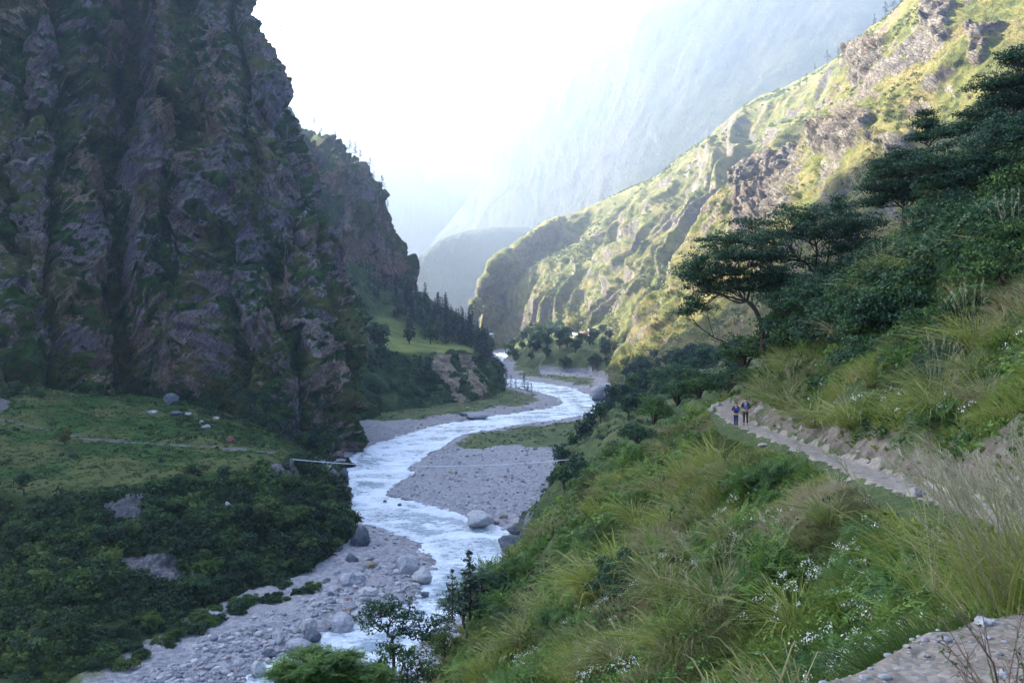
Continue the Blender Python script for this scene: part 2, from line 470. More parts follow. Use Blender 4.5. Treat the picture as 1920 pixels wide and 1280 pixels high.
disp += fbm(G / 6.0, 3, 8) * 1.2 + facet((W3 @ np.array([[math.cos(.8), 0, math.sin(.8)], [0, 1, 0], [-math.sin(.8), 0, math.cos(.8)]])) / np.array([2.2, 3, 5]), 13, 1.0) * .9 + fbm(G / 2.0, 2, 18) * .5
fade = sstep(0, 1.2, tr) * (1 - sstep(10.6, 11.6, tc) * .6)
G0 = G
G = G + N * (disp * (0.35 + 0.65 * fade))[..., None]
nz = np.abs(grid_normals(G0 + N * ((big + fbm(G0 / 12, 3, 77) * 4) * (0.35 + 0.65 * fade))[..., None])[..., 2])
lowv = sstep(620, 800, py) * 0.30
veg = sstep(.30, .54, nz + fbm(G / 30, 4, 61) * .38 + fbm(G / 8, 3, 62) * .25 + gul * 0.42 + lowv * (1 - sstep(520, 640, px)) )
CLIFF_G, CLIFF_V, CLIFF_GUL, CLIFF_PX, CLIFF_PY = G, veg, gul, px, py
sheet('cliff_hill', G, M_CLIFF, {'veg': veg, 'tone': tone, 'lean': lean}, smooth=False)

# ridge behind the cliff ---------------------------------------------
sil = [(430,230),(540,246),(600,258),(645,284),(690,312),(718,355),(742,420),(762,468),(776,495),(777,545),(770,600)]
rows = []
rows.append([(x, y, 1490 - 5 * i) for i, (x, y) in enumerate([(250,60),(400,100),(500,160),(545,205),(572,236),(590,255),(600,272),(606,300),(612,340),(615,420),(610,600)])])
for k, (dx, dy, D) in enumerate([(-70, -6, 1330), (-22, 4, 1230), (0, 0, 1170), (-8, 30, 1120), (-40, 120, 1060), (-80, 330, 960)]):
    rows.append([(x + dx * (1 if k < 2 else min(1, i / 5)), y + dy, D + 12 * i) for i, (x, y) in enumerate(sil)])
# give the hidden side height so that it shades the valley floor
G, tr, tc = grid_from(rows, 220, 240, rw=[.3, .4, .5, .5, 1.2, 1.6])
N = grid_normals(G)
if N[150, 100, 1] > 0: N = -N
d_ = ridged(G / np.array([45, 60, 140]), 4, 17) * 9 + facet(G / np.array([26, 30, 60]), 12) * 11 + facet(G / np.array([8, 10, 22]), 13) * 4.5
G = G + N * (d_ - d_.mean() - 6)[..., None]
sheet('ridge_hill', G, M_CLIFF, {'veg': veg_from_slope(G, .10, .48, 40, 71, .6), 'tone': np.clip(.5 + fbm(G / 60, 3, 4), 0, 1), 'lean': np.ones(G.shape[:2])}, smooth=False)

# pine hill with its grassy terrace ------------------------------------
def PZ(px, D, z): return (px, CY - (z - EYE) / D * F, D)
rows = [
 [PZ(560,600,-4),PZ(640,600,-4),(700,792,650),(760,779,690),(820,769,720),(870,762,745),(918,754,775),(946,735,860),(935,700,1069),(916,672,1300)],
 [PZ(560,640,14),PZ(640,640,14),(700,740,690),(760,730,730),(820,724,755),(865,718,775),(905,712,800),(930,712,880),(926,690,1080),(912,664,1310)],
 [PZ(560,690,34),PZ(640,690,34),(700,690,735),(760,688,765),(820,690,783),(862,688,797),(896,686,818),(916,692,900),(918,680,1090),(908,658,1320)],
 [PZ(560,735,38),PZ(640,735,38),(700,661,770),(760,661,790),(820,663,800),(858,664,808),(888,666,832),(908,676,915),(914,672,1100),(906,652,1330)],
 [PZ(560,800,44),PZ(640,800,44),(700,650,800),(760,650,830),(820,652,850),(855,655,860),(882,660,880),(902,668,950),(910,664,1120),(904,650,1340)],
 [PZ(560,900,70),PZ(640,900,66),(700,610,900),(760,628,930),(810,640,940),(850,646,950),(878,652,960),(898,660,1000),(908,658,1140),(903,648,1350)],
 [PZ(560,980,120),PZ(640,980,110),(700,560,1000),(755,580,1020),(800,600,1030),(845,622,1040),(878,638,1050),(900,650,1060),(910,654,1160),(905,647,1360)],
 [PZ(560,1050,150),(640,500,1060),(690,535,1070),(745,560,1080),(800,572,1090),(850,598,1100),(885,622,1110),(908,640,1120),(914,650,1180),(908,646,1370)],
 [PZ(560,1250,160),(640,490,1160),(690,520,1170),(745,545,1180),(800,562,1190),(850,588,1200),(888,614,1210),(915,634,1230),(922,646,1260),(912,645,1380)],
 [PZ(560,1600,100),(640,600,1500),(690,600,1500),(745,620,1500),(800,640,1500),(850,650,1500),(888,655,1500),(915,660,1500),(922,665,1500),(912,668,1500)]]
G, tr, tc = grid_from(rows, 260, 300, rw=[1,1,1.2,.7,.7,.8,.8,.5,.3], cw=[.3,.7,1,1,1,.9,.7,.4,.2])
scarp = np.exp(-((tr - 2.45) / .55) ** 2)
flat = sstep(2.9, 3.2, tr) * (1 - sstep(4.6, 6, tr))
N = grid_normals(G)
if N[100, 100, 2] < 0: N = -N
G = G + N * ((fbm(G / 30, 4, 81) * 7 + ridged(G / np.array([16, 16, 40]), 3, 82) * 3.0 * (tr < 3)) * (1 - flat * .92) * sstep(0, .3, tr))[..., None]
px = CX + G[..., 0] / G[..., 1] * F; py = CY - (G[..., 2] - EYE) / G[..., 1] * F
def blob(px, py, poly, soft=6):
    return sstep(-soft, soft, poly_dist(px, py, poly))
pw = fbm(G / 7, 4, 15, gain=.6) * 7
scar = np.maximum(blob(px + pw, py, [(812,664),(846,664),(852,696),(812,694)], 2.5), blob(px + pw, py, [(862,664),(884,665),(890,690),(864,688)], 2.5))
wob = fbm(G / 9, 5, 5, gain=.65) * 15
talus = np.maximum(blob(px + wob, py, [(822,696),(850,696),(862,730),(892,758),(858,760),(838,730)], 5) * .8, blob(px + wob, py, [(870,690),(892,690),(915,735),(905,750),(885,735),(874,700)], 5) * .75)
T = NT('terrace_ground', 0.95, 0.1)
p = T.pos()
gr = T.ramp(T.noise(p, .04, 5, .6, .4), [(.35, (.018,.040,.018)), (.5, (.040,.070,.024)), (.68, (.085,.105,.036))])
gr = T.mix(T.attr('meadow'), gr, T.ramp(T.noise(p, .09, 4, .6), [(.35, (.11,.15,.035)), (.65, (.19,.22,.055))]))
sc = T.ramp(T.noise(T.pos((1, 1, 3)), .25, 5, .65), [(.3, (.15,.115,.075)), (.55, (.30,.235,.165)), (.75, (.42,.34,.25))])
T.color(T.mix(T.ramp(T.math('ADD', T.attr('scar'), T.math('MULTIPLY', T.math('SUBTRACT', T.noise(p, .3, 5, .7), .5), .9)), [(.4, (0,0,0)), (.6, (1,1,1))]), gr, sc))
T.bump(T.noise(p, .3, 5, .65), .8, 2.0)
TSCAR = np.maximum(scar, talus)
sheet('terrace_hill', G, T.m, {'scar': np.maximum(scar, talus), 'meadow': flat * sstep(698, 712, px) * (1 - .5 * sstep(.1, .3, fbm(G / 40, 3, 2)))})
TERR_G, TERR_TR = G, tr

# far layers ------------------------------------------------------------
def ridge(name, top, base, Dt, Db, mat, n, ctrl_mid=0.12, seed=1, amp=(60, 25), spur=None, nz=(.3, .65), vs=120, back=(250, 500)):
    """top, base: pixel polylines with the same number of points; Dt, Db depths along them"""
    k = len(top)
    Dt = np.interp(np.linspace(0, 1, k), np.linspace(0, 1, len(Dt)), Dt); Db = np.interp(np.linspace(0, 1, k), np.linspace(0, 1, len(Db)), Db)
    rows = [[(x + back[2] if len(back) > 2 else x, y + 200, D + back[1]) for (x, y), D in zip(top, Dt)],
            [(x, y + 40, D + back[0]) for (x, y), D in zip(top, Dt)],
            [(x, y, D) for (x, y), D in zip(top, Dt)]]
    for f in (.25, .5, .75, 1.0):
        rows.append([(tx + (bx - tx) * f, ty + (by - ty) * f, dt + (db - dt) * f ** .85) for (tx, ty), (bx, by), dt, db in zip(top, base, Dt, Db)])
    rows.append([(bx, by + 60, db * .93) for (bx, by), db in zip(base, Db)])
    G, tr, tc = grid_from(rows, n[0], n[1], rw=[.25, .25, 1, 1, 1, 1, .3])
    N = grid_normals(G)
    if N[n[0] // 2, n[1] // 2, 1] > 0: N = -N
    a, b = amp
    d = 0 if a == 0 else ridged(np.stack([tc * 1.1 + fbm(G / vs / 3, 3, seed + 9) * 1.2, tr * .8, tr * 0], -1), 4, seed) * a
    d = d + fbm(G / vs, 5, seed + 1) * b * 1.6 + facet(G / vs * 2, seed + 2) * b * .3 + facet(G / vs * 5, seed + 3) * b * .2 + (0 if a < 6 else 1) * ridged(np.stack([tc * 6 + fbm(G / vs / 2, 3, seed + 8) * .6, tr * .8, tr * 0], -1), 3, seed + 6) * b * .12 * sstep(-.1, .3, fbm(G / vs / 1.5, 3, seed + 4))
    d = d * (.3 + .7 * sstep(2.0, 2.7, tr))
    if spur is not None: d = d + spur(tr, tc, G)
    G = G + N * d[..., None]
    veg = veg_from_slope(G, nz[0], nz[1], vs, seed + 5, .45)
    if spur is not None and hasattr(spur, 'm'): veg = veg * (1 - .85 * spur.m)
    o = sheet(name, G, mat, {'veg': veg})
    return o, G, veg

# pale mountains at the head of the valley
ridge('mountain', [(380,170),(480,140),(545,125),(600,148),(645,172),(665,205),(720,285),(760,320),(800,352),(862,388),(900,470),(930,560)], [(380,560),(480,560),(560,580),(640,590),(680,600),(720,600),(760,600),(800,600),(830,600),(860,600),(900,600),(930,600)],
      [6200], [5600], M_DISTANT, (120, 200), seed=210, amp=(90, 60), vs=1000)
ridge('mountain', [(560,150),(640,185),(700,176),(760,190),(800,188),(850,205),(900,232),(960,228),(1040,300)], [(560,600)] + [(700 + 40 * i, 600) for i in range(8)],
      [7600], [7000], M_DISTANT, (80, 160), seed=230, amp=(90, 60), vs=1200)
# the great slope closing the right of the valley
_, AG, AV = ridge('mountain', [(840,440),(862,400),(880,372),(905,335),(925,290),(940,250),(962,232),(1000,182),(1045,135),(1090,100),(1130,78),(1180,45),(1232,-2),(1330,-60),(1450,-70),(1600,-60),(1800,-60),(2100,-60)],
      [(690,600),(740,600),(780,610),(820,610),(850,610),(870,610),(890,610),(915,610),(940,610),(965,610),(990,610),(1020,610),(1050,610),(1090,610),(1130,610),(1170,610),(1240,610),(1340,610)],
      [5200, 4900, 4600, 4150, 3400], [4600, 4300, 3850, 3350, 2700], M_DISTANT, (260, 320), seed=250, amp=(7, 18), vs=800, back=(400, 800))
# dark foot of it, in shade
_, BG, BV = ridge('mountain', [(700,600),(740,545),(765,505),(790,478),(820,455),(850,441),(900,430),(960,428),(1030,432),(1120,445)],
      [(700,640),(740,640),(780,640),(810,640),(840,640),(870,640),(900,640),(930,640),(990,640),(1060,640)],
      [2900, 4200], [2300, 3500], M_DISTANT, (120, 200), seed=270, amp=(8, 14), vs=300)
# wedge shaped knoll with a dark face
_, KG, KV = ridge('hill', [(884,578),(892,560),(903,530),(915,500),(935,478),(965,455),(1000,432),(1030,415),(1062,407),(1100,420),(1150,470)],
      [(886,600),(898,612),(910,622),(925,630),(945,635),(965,636),(985,636),(1005,636),(1030,636),(1060,636),(1100,636)],
      [1640, 2150], [1540, 1950], M_SLOPE, (150, 200), seed=290, amp=(8, 10), vs=90)
# long sunlit slope with its diagonal spurs
def spurC(tr, tc, G):
    s = 0
    for c, w, a in ((1.2, .4, 40), (2.2, .35, 26), (2.9, .3, 22), (3.6, .3, 26), (4.5, .35, 34), (5.5, .35, 34), (6.5, .35, 34), (7.6, .4, 30), (8.7, .4, 30)):
        t = (tc - c + (tr - 4) * .04 + fbm(G / 260, 3, 5 + int(c * 10)) * .9) / w
        s = s + a * np.exp(-np.where(t < 0, (t * .55) ** 2, (t * 1.3) ** 2))
    w_ = fbm(G / 320, 3, 55) * 1.3
    q_ = np.stack([tc * .62 + w_, tr * .22, tr * 0], -1); q2 = np.stack([tc * 1.5 + w_ * 1.6, tr * .4, tr * 0], -1)
    s = ridged(q_, 1, 56) * 46 + ridged(q2, 2, 57) * 11
    return (s - 30) * sstep(2, 3, tr) * .9
_, CG, CV = ridge('mountain', [(1050,440),(1075,408),(1120,382),(1180,355),(1230,332),(1260,308),(1330,258),(1400,198),(1480,162),(1560,118),(1600,82),(1650,45),(1720,-5),(1850,-60),(2100,-160)],
      [(930,632),(950,632),(975,632),(1000,632),(1030,632),(1060,632),(1095,632),(1130,632),(1165,632),(1200,635),(1240,640),(1280,645),(1330,655),(1400,670),(1550,700)],
      [2150, 2050, 1750, 1200], [1650, 1500, 1200, 900], M_SLOPE, (420, 420), seed=310, amp=(5, 6), vs=110, spur=spurC)
# nearer rocky slope on the right
def spurD(tr, tc, G):
    s = 0
    for c, w, a in ((0.9, .3, 11), (1.9, .35, 9), (2.9, .35, 11), (3.9, .4, 9)):
        t = (tc - c) / w
        s = s + a * np.exp(-np.where(t < 0, (t * .6) ** 2, (t * 1.2) ** 2))
    px = CX + G[..., 0] / G[..., 1] * F; py = CY - (G[..., 2] - EYE) / G[..., 1] * F
    m = 0
    for poly in ([(1385,318),(1470,285),(1480,330),(1440,420),(1430,500),(1395,500)], [(1470,290),(1520,275),(1500,340),(1460,440),(1445,430)], [(1545,232),(1640,215),(1650,255),(1580,300),(1545,290)], [(1590,85),(1660,70),(1670,110),(1620,165),(1600,160)], [(1655,265),(1715,255),(1720,300),(1665,300)], [(1740,0),(1800,0),(1770,90),(1745,80)], [(1820,60),(1880,50),(1830,120)]):
        m = np.maximum(m, sstep(-8, 8, poly_dist(px + fbm(G / 14, 3, 8) * 18, py, poly)))
    spurD.m = m
    c, q = math.cos(.5), math.sin(.5); R_ = np.array([[c, 0, q], [0, 1, 0], [-q, 0, c]])
    return s * sstep(2, 3, tr) + m * (7 + facet((G @ R_.T) / np.array([11, 14, 26]), 7, 1.2) * 5.5 + facet((G @ R_.T) / np.array([4, 5, 10]), 8, 1.0) * 1.6)
_, DG, DV = ridge('mountain', [(1340,440),(1388,330),(1440,292),(1500,272),(1560,228),(1592,130),(1608,82),(1660,38),(1720,-10),(1850,-60),(2100,-110),(2500,-110)],
      [(1150,680),(1175,690),(1205,700),(1235,715),(1270,730),(1310,745),(1350,760),(1400,780),(1470,800),(1560,830),(1700,860),(2100,900)],
      [1150, 1120, 950, 700], [950, 760, 520, 300], M_SLOPE, (420, 420), seed=330, amp=(4, 4.5), vs=60, spur=spurD, nz=(.25, .55))

# valley floor: gravel bars, river banks and the bench with the village ---
cols = np.concatenate([np.linspace(-100, 200, 60, endpoint=False), np.linspace(200, 1320, 520, endpoint=False), np.linspace(1320, 2000, 80)])
Ds = np.concatenate([np.linspace(60, 195, 14, endpoint=False), 195 * (2600 / 195.) ** np.linspace(0, 1, 620, endpoint=False), np.geomspace(2600, 9000, 26)])
X = (cols[None] - CX) / F * Ds[:, None]; Y = np.repeat(Ds[:, None], len(cols), 1)
Z, out, bk = ground_height(X, Y)
veg = np.maximum(sstep(-6, 8, poly_dist(X, Y, MEADOW) + fbm(np.stack([X, Y, X * 0], -1) / 14, 3, 4) * 12), sstep(0, 8, bk))
veg = np.maximum(veg, sstep(-6, 10, poly_dist(X, Y, BAR_FAR) + fbm(np.stack([X, Y, X * 0], -1) / 14, 3, 4) * 12) * .9)
veg = np.maximum(veg, sstep(16, 40, out) * (X < -75) * (Y < 420) * .75)
veg = np.maximum(veg, sstep(12, 26, out + fbm(np.stack([X, Y, X * 0], -1) / 20, 3, 14) * 10) * (Y > 640) * (X < 30) * .9)
T = NT('gravel_ground', 0.9, 0.2)
p = T.pos()
v = T.voro(p, .8, 'F1', 'Color'); v2 = T.voro(p, 2.2)
gc = T.ramp(T.noise(p, .7, 6, .75), [(.25, (.13,.13,.15)), (.5, (.27,.265,.285)), (.72, (.42,.41,.42))])
bw = T.n.new('ShaderNodeRGBToBW'); T.link(v, bw.inputs[0])
gc = T.mix(.45, gc, T.ramp(bw.outputs[0], [(.2, (.13,.13,.15)), (.5, (.27,.26,.28)), (.8, (.46,.44,.43))]))
gc = T.mix(T.ramp(T.noise(p, .045, 5, .6, .6), [(.5, (0,0,0)), (.62, (.75,.75,.75))]), gc, (.31,.295,.30))
wet = T.ramp(T.attr('wet'), [(0, (1,1,1)), (1, (0,0,0))])
gc = T.mix(T.attr('wet'), gc, (.055,.06,.07))
vc = T.ramp(T.noise(p, .09, 6, .65, .3), [(.33, (.045,.07,.025)), (.5, (.085,.115,.035)), (.64, (.13,.14,.05)), (.78, (.17,.15,.09))])
T.color(T.mix(T.ramp(T.math('ADD', T.attr('veg'), T.math('MULTIPLY', T.math('SUBTRACT', T.noise(p, .35, 5, .7), .5), .9)), [(.4, (0,0,0)), (.62, (1,1,1))]), gc, vc))
T.bump(T.math('ADD', T.noise(p, 1.1, 5, .7), T.math('MULTIPLY', v2, .6)), .9, .7)
sheet('ground', np.stack([X, Y, Z], -1), T.m, {'veg': veg, 'wet': (1 - sstep(0, 2.5, out)) * .85})

# the river ---------------------------------------------------------------
cw = np.linspace(380, 1180, 620); Dw = 150 * (2300 / 150.) ** np.linspace(0, 1, 760)
X = (cw[None] - CX) / F * Dw[:, None]; Y = np.repeat(Dw[:, None], len(cw), 1)
dr = np.maximum(poly_dist(X, Y, RIVER), poly_dist(X, Y, RIVER2))
q = np.stack([X, Y, X * 0], -1)
Zw = ridged(q / np.array([7.5, 4.5, 1]), 4, 90) * .22 + fbm(q / 18, 3, 92) * .25 + ridged(q / np.array([2.4, 1.5, 1]), 2, 95) * .09 - .15
Fw = grid_faces(*X.shape)
keep = (dr > -14).ravel()[Fw].all(1)
Fw = Fw[keep]
idx = np.unique(Fw); mp = np.full(X.size, -1); mp[idx] = np.arange(len(idx))
foam = sstep(.55, 1.35, ridged(q / np.array([30, 22, 1]), 4, 97) * .75 + Zw * 1.1) * .9
foam = foam * .75 + sstep(-.1, .25, fbm(q / np.array([38, 30, 1]), 3, 99)) * .35
foam = np.maximum(foam, (1 - sstep(0, 5, np.abs(dr - 1.5))) * .6)
T = NT('river_water', 0.22, 0.5)
p = T.pos((1, 1.15, 1))
n1 = T.noise(p, .35, 6, .7, .6); n2 = T.noise(p, 1.4, 4, .7, .4)
fm = T.math('ADD', T.math('MULTIPLY', T.attr('foam'), 1.15), T.math('MULTIPLY', T.math('SUBTRACT', n1, .50), 2.4))
fm = T.ramp(fm, [(.15, (0,0,0)), (.95, (1,1,1))])
T.color(T.mix(fm, T.ramp(n2, [(.3, (.15,.22,.28)), (.7, (.29,.37,.43))]), (.68,.74,.79)))
T.link(T.math('ADD', .18, T.math('MULTIPLY', fm, .5)), T.b.inputs['Roughness'])
T.bump(T.math('ADD', n1, T.math('MULTIPLY', n2, .45)), .9, .9)
V = np.stack([X, Y, Zw], -1).reshape(-1, 3)[idx]
make_mesh('river', V, mp[Fw], T.m, smooth=True, attrs={'foam': foam.ravel()[idx]}, kind='structure')

# left bank: field terrace below the cliff and the bushy slope down to the gravel
FE = [ # rows from the gravel up to the cliff foot
 [(-500,1300,200),(-200,1300,204),(100,1292,206),(240,1245,221),(400,1155,254),(520,1115,272),(600,1075,293),(655,1030,320),(668,1000,342),(650,972,366),(630,945,392),(640,925,420)],
 [(-500,1180,225),(-200,1180,228),(60,1190,226),(220,1150,240),(370,1090,265),(490,1050,284),(580,1010,304),(630,985,326),(645,968,345),(634,945,370),(622,930,398),(630,915,425)],
 [(-500,1050,252),(-200,1050,255),(30,1070,250),(200,1040,262),(350,1000,280),(470,965,300),(560,935,318),(600,925,338),(612,920,356),(606,905,380),(600,900,405),(615,900,430)],
 [(-500,960,275),(-200,950,282),(20,965,276),(190,950,285),(330,925,302),(430,905,318),(510,885,332),(556,872,346),(565,872,362),(566,870,386),(570,872,410),(595,885,436)],
 [(-500,915,290),(-200,905,296),(20,918,292),(190,912,298),(330,893,314),(420,882,326),(500,870,338),(545,861,350),(556,862,365),(558,862,390),(562,862,414),(585,875,440)],
 [(-500,860,320),(-200,860,322),(20,868,325),(190,868,326),(320,860,335),(410,856,342),(490,852,350),(535,854,360),(548,856,375),(552,858,398),(560,860,420),(580,870,446)],
 [(-500,770,380),(-200,780,376),(20,800,378),(190,812,380),(320,818,382),(410,826,382),(480,834,386),(520,840,392),(536,846,400),(548,850,415),(560,855,430),(575,862,455)],
 [(-500,710,430),(-200,715,428),(10,738,424),(170,760,424),(310,770,440),(400,785,445),(470,805,440),(510,822,436),(530,832,436),(548,840,440),(560,848,450),(575,858,470)],
 [(-500,690,480),(-200,690,480),(0,715,475),(160,735,480),(300,748,500),(400,765,500),(470,790,490),(510,810,480),(530,820,480),(548,830,480),(560,838,490),(575,850,500)]]
G, tr, tc = grid_from(FE, 360, 460, cw=[.3,.9,1.2,1.2,1.1,.9,.7,.4,.3,.25,.2], rw=[1.3,1.3,1.3,.9,.8,1,1,.4])
N = grid_normals(G)
if N[100, 200, 2] < 0: N = -N
slope = 1 - sstep(3.3, 4.2, tr)
G = G + N * ((fbm(G / 18, 4, 101) * 5.0 + fbm(G / 6, 3, 103) * 1.8) * slope * sstep(0, .5, tr) + (1 - slope) * (fbm(G / 25, 4, 102) * 1.6 + fbm(G / 4, 3, 104) * .35))[..., None]
G[..., 2] += 3.0 * (1 - sstep(1.0, 2.2, tr))
px = CX + G[..., 0] / G[..., 1] * F; py = CY - (G[..., 2] - EYE) / G[..., 1] * F
wob = fbm(G / 6, 5, 105, gain=.65) * 26
bare = np.maximum.reduce([blob(px + wob, py, [(210,925),(268,925),(275,960),(240,985),(212,975)], 5),
  blob(px + wob, py, [(230,1045),(300,1035),(345,1065),(360,1100),(320,1090),(240,1065)], 5) * .85,
  blob(px + wob, py, [(498,868),(530,868),(540,892),(500,890)], 4) * .9, blob(px + wob, py, [(540,866),(558,868),(568,892),(548,890)], 4) * .9,
  blob(px + wob, py, [(90,1280),(180,1235),(200,1262),(160,1300),(60,1320)], 5) * .7])
path = 1 - sstep(.4, 2.6, line_dist(px, py + wob * .12, [(-40,780),(40,795),(110,808),(160,822),(240,828),(330,834),(400,838),(470,845),(515,848)]))
path = np.maximum(path, blob(px, py, [(-30,745),(20,748),(15,765),(-30,790)], 3))
dry = sstep(-.15, .3, fbm(G / 30, 3, 106) + .25 * np.exp(-((py - 870) / 28) ** 2) - .1) * (1 - slope)
T = NT('field_ground', 0.95, 0.1)
p = T.pos()
n = T.noise(p, .16, 6, .65, .4)
gr = T.ramp(n, [(.33, (.018,.040,.012)), (.5, (.034,.078,.018)), (.7, (.065,.118,.028))])
gr = T.mix(T.math('MULTIPLY', T.attr('dry'), .7), gr, (.115,.115,.042))
dk = T.ramp(T.noise(p, .3, 5, .65), [(.35, (.010,.022,.009)), (.65, (.03,.05,.018))])
gr = T.mix(T.attr('slope'), gr, dk)
st = T.ramp(T.noise(p, 1.0, 5, .8), [(.3, (.06,.055,.055)), (.5, (.13,.12,.12)), (.7, (.26,.245,.24))])
T.color(T.mix(T.ramp(T.math('ADD', T.attr('bare'), T.math('MULTIPLY', T.math('SUBTRACT', T.noise(p, .5, 5, .7), .5), .8)), [(.42, (0,0,0)), (.6, (1,1,1))]), gr, st))
T.bump(T.noise(p, .7, 5, .7), .8, 1.0)
sheet('field_terrain', G, T.m, {'bare': np.maximum(bare, path), 'dry': dry, 'slope': slope})
LB_G, LB_TR, LB_BARE, LB_PX, LB_PY = G, tr, np.maximum(bare, path), px, py

# near hillside with the trail ---------------------------------------------
yv = np.concatenate([np.linspace(-6, 3, 14, endpoint=False), 3 + 217 * ((np.linspace(0, 1, 820)) ** 2.0)])
uv = np.concatenate([-1 - 120 * np.linspace(1, 0, 190, endpoint=False) ** 2.2, np.linspace(-1, 1, 26, endpoint=False), 1 + 160 * np.linspace(0, 1, 230) ** 2.2])
Y = np.repeat(yv[:, None], len(uv), 1); X = trail_x(Y) + uv[None]
Z, U = hill_z(X, Y)
T = NT('hillside_soil', 0.95, 0.1)
p = T.pos()
so = T.ramp(T.noise(p, 2.2, 8, .75, .3), [(.3, (.018,.030,.012)), (.5, (.045,.066,.024)), (.7, (.10,.105,.045))])
pt = T.ramp(T.noise(p, 2.3, 8, .72, .4), [(.3, (.105,.09,.072)), (.5, (.20,.175,.148)), (.7, (.30,.27,.235))])
pt = T.mix(T.ramp(T.noise(p, .8, 3, .6), [(.5, (0,0,0)), (.7, (.4,.4,.4))]), pt, (.23,.175,.12))
pb = T.voro(T.pos((1, 1, 1)), 17, 'F1', 'Distance')
pt = T.mix(T.ramp(pb, [(.10, (.5,.5,.5)), (.22, (0,0,0))]), pt, (.42,.41,.40))
ct = T.ramp(T.noise(p, 1.4, 7, .7), [(.35, (.06,.05,.04)), (.55, (.13,.11,.09)), (.75, (.24,.22,.20))])
base = T.mix(T.attr('cut'), so, ct)
T.color(T.mix(T.ramp(T.math('ADD', T.attr('trail'), T.math('MULTIPLY', T.math('SUBTRACT', T.noise(p, 2.5, 5, .7), .5), .7)), [(.42, (0,0,0)), (.62, (1,1,1))]), base, pt))
T.bump(T.math('ADD', T.noise(p, 5, 8, .75), T.math('MULTIPLY', pb, -.8)), .9, .06)
HWY = half_w(Y)
trl = 1 - sstep(HWY - .1, HWY + .3, np.abs(U + fbm(np.stack([X, Y, X * 0], -1) / 1.5, 3, 7) * .35))
cut = sstep(HWY, HWY + .4, U) * (1 - sstep(1.3, 2.9, U + fbm(np.stack([X, Y, X * 0], -1) / 3, 3, 8) * 1.5))
sheet('hillside_terrain', np.stack([X, Y, Z], -1), T.m, {'trail': trl, 'cut': cut})
# ------------------------------------------------------------------ foliage tools
RNG = np.random.default_rng(11)
def leaf_material(name, stops, dry=None, trans=0.35, rough=0.6, scale=.25):
    t = NT(name, rough, 0.25)
    f = t.math('ADD', t.attr('tint'), t.math('MULTIPLY', t.math('SUBTRACT', t.noise(t.pos(), scale, 3, .6), .5), .5))
    c = t.ramp(f, stops)
    if dry is not None:
        c = t.mix(t.attr('dry'), c, t.ramp(t.attr('tint'), dry))
    t.color(c)
    tr = t.n.new('ShaderNodeBsdfTranslucent'); t.link(c, tr.inputs[0])
    mx = t.n.new('ShaderNodeMixShader'); mx.inputs[0].default_value = trans
    t.link(t.b.outputs[0], mx.inputs[1]); t.link(tr.outputs[0], mx.inputs[2])
    t.link(mx.outputs[0], t.n['Material Output'].inputs['Surface'])
    return t.m
def wood_material(name, a, b):
    t = NT(name, .9, .15)
    t.color(t.ramp(t.noise(t.pos((1, 1, .3)), 6, 4, .6), [(.35, a), (.65, b)]))
    return t.m
M_BUSH = leaf_material('bush_leaves', [(.1, (.012,.034,.014)), (.4, (.025,.065,.018)), (.7, (.055,.115,.024)), (.95, (.11,.16,.035))])
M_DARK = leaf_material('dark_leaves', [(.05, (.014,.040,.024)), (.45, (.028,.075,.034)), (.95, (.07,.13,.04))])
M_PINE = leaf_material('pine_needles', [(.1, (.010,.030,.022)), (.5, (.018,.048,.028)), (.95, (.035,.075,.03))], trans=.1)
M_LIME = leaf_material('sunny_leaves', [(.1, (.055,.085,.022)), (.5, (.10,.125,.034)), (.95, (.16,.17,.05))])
M_LIME2 = leaf_material('meadow_blades', [(.1, (.016,.042,.012)), (.5, (.038,.088,.018)), (.8, (.07,.115,.028)), (.95, (.11,.115,.048))])
M_FERN = leaf_material('feathery_leaves', [(.1, (.018,.050,.014)), (.45, (.045,.110,.022)), (.75, (.095,.175,.030)), (1, (.15,.22,.04))], scale=1.2)
M_GRASS = leaf_material('grass_blades', [(.05, (.032,.072,.013)), (.4, (.080,.145,.020)), (.7, (.150,.210,.028)), (1, (.22,.25,.045))],
                        dry=[(.1, (.12,.11,.05)), (.5, (.22,.185,.10)), (.9, (.34,.285,.19))], scale=.5)
M_PLUME = leaf_material('grass_plumes', [(.1, (.20,.195,.11)), (.5, (.30,.285,.18)), (.9, (.43,.40,.29))], scale=2)
M_FLOWER = leaf_material('white_petals', [(.1, (.45,.48,.44)), (.9, (.75,.77,.74))], scale=2)
M_BARK = wood_material('bark', (.030,.024,.019), (.075,.062,.05))

def unit(v): return v / (np.linalg.norm(v, axis=-1, keepdims=True) + 1e-9)

def leaf_quads(c, n, L, W, rng):
    """diamond leaves at centres c with normals n, length L, width W (arrays or scalars)"""
    m = len(c)
    r = unit(rng.normal(size=(m, 3)))
    a = unit(np.cross(n, r)); b = np.cross(n, a)
    L = np.broadcast_to(np.asarray(L, float), (m,))[:, None] * .5; W = np.broadcast_to(np.asarray(W, float), (m,))[:, None] * .5
    V = np.stack([c - a * L, c + b * W + n * W * .3, c + a * L, c - b * W + n * W * .3], 1).reshape(-1, 3)
    return V, np.arange(m * 4).reshape(-1, 4)

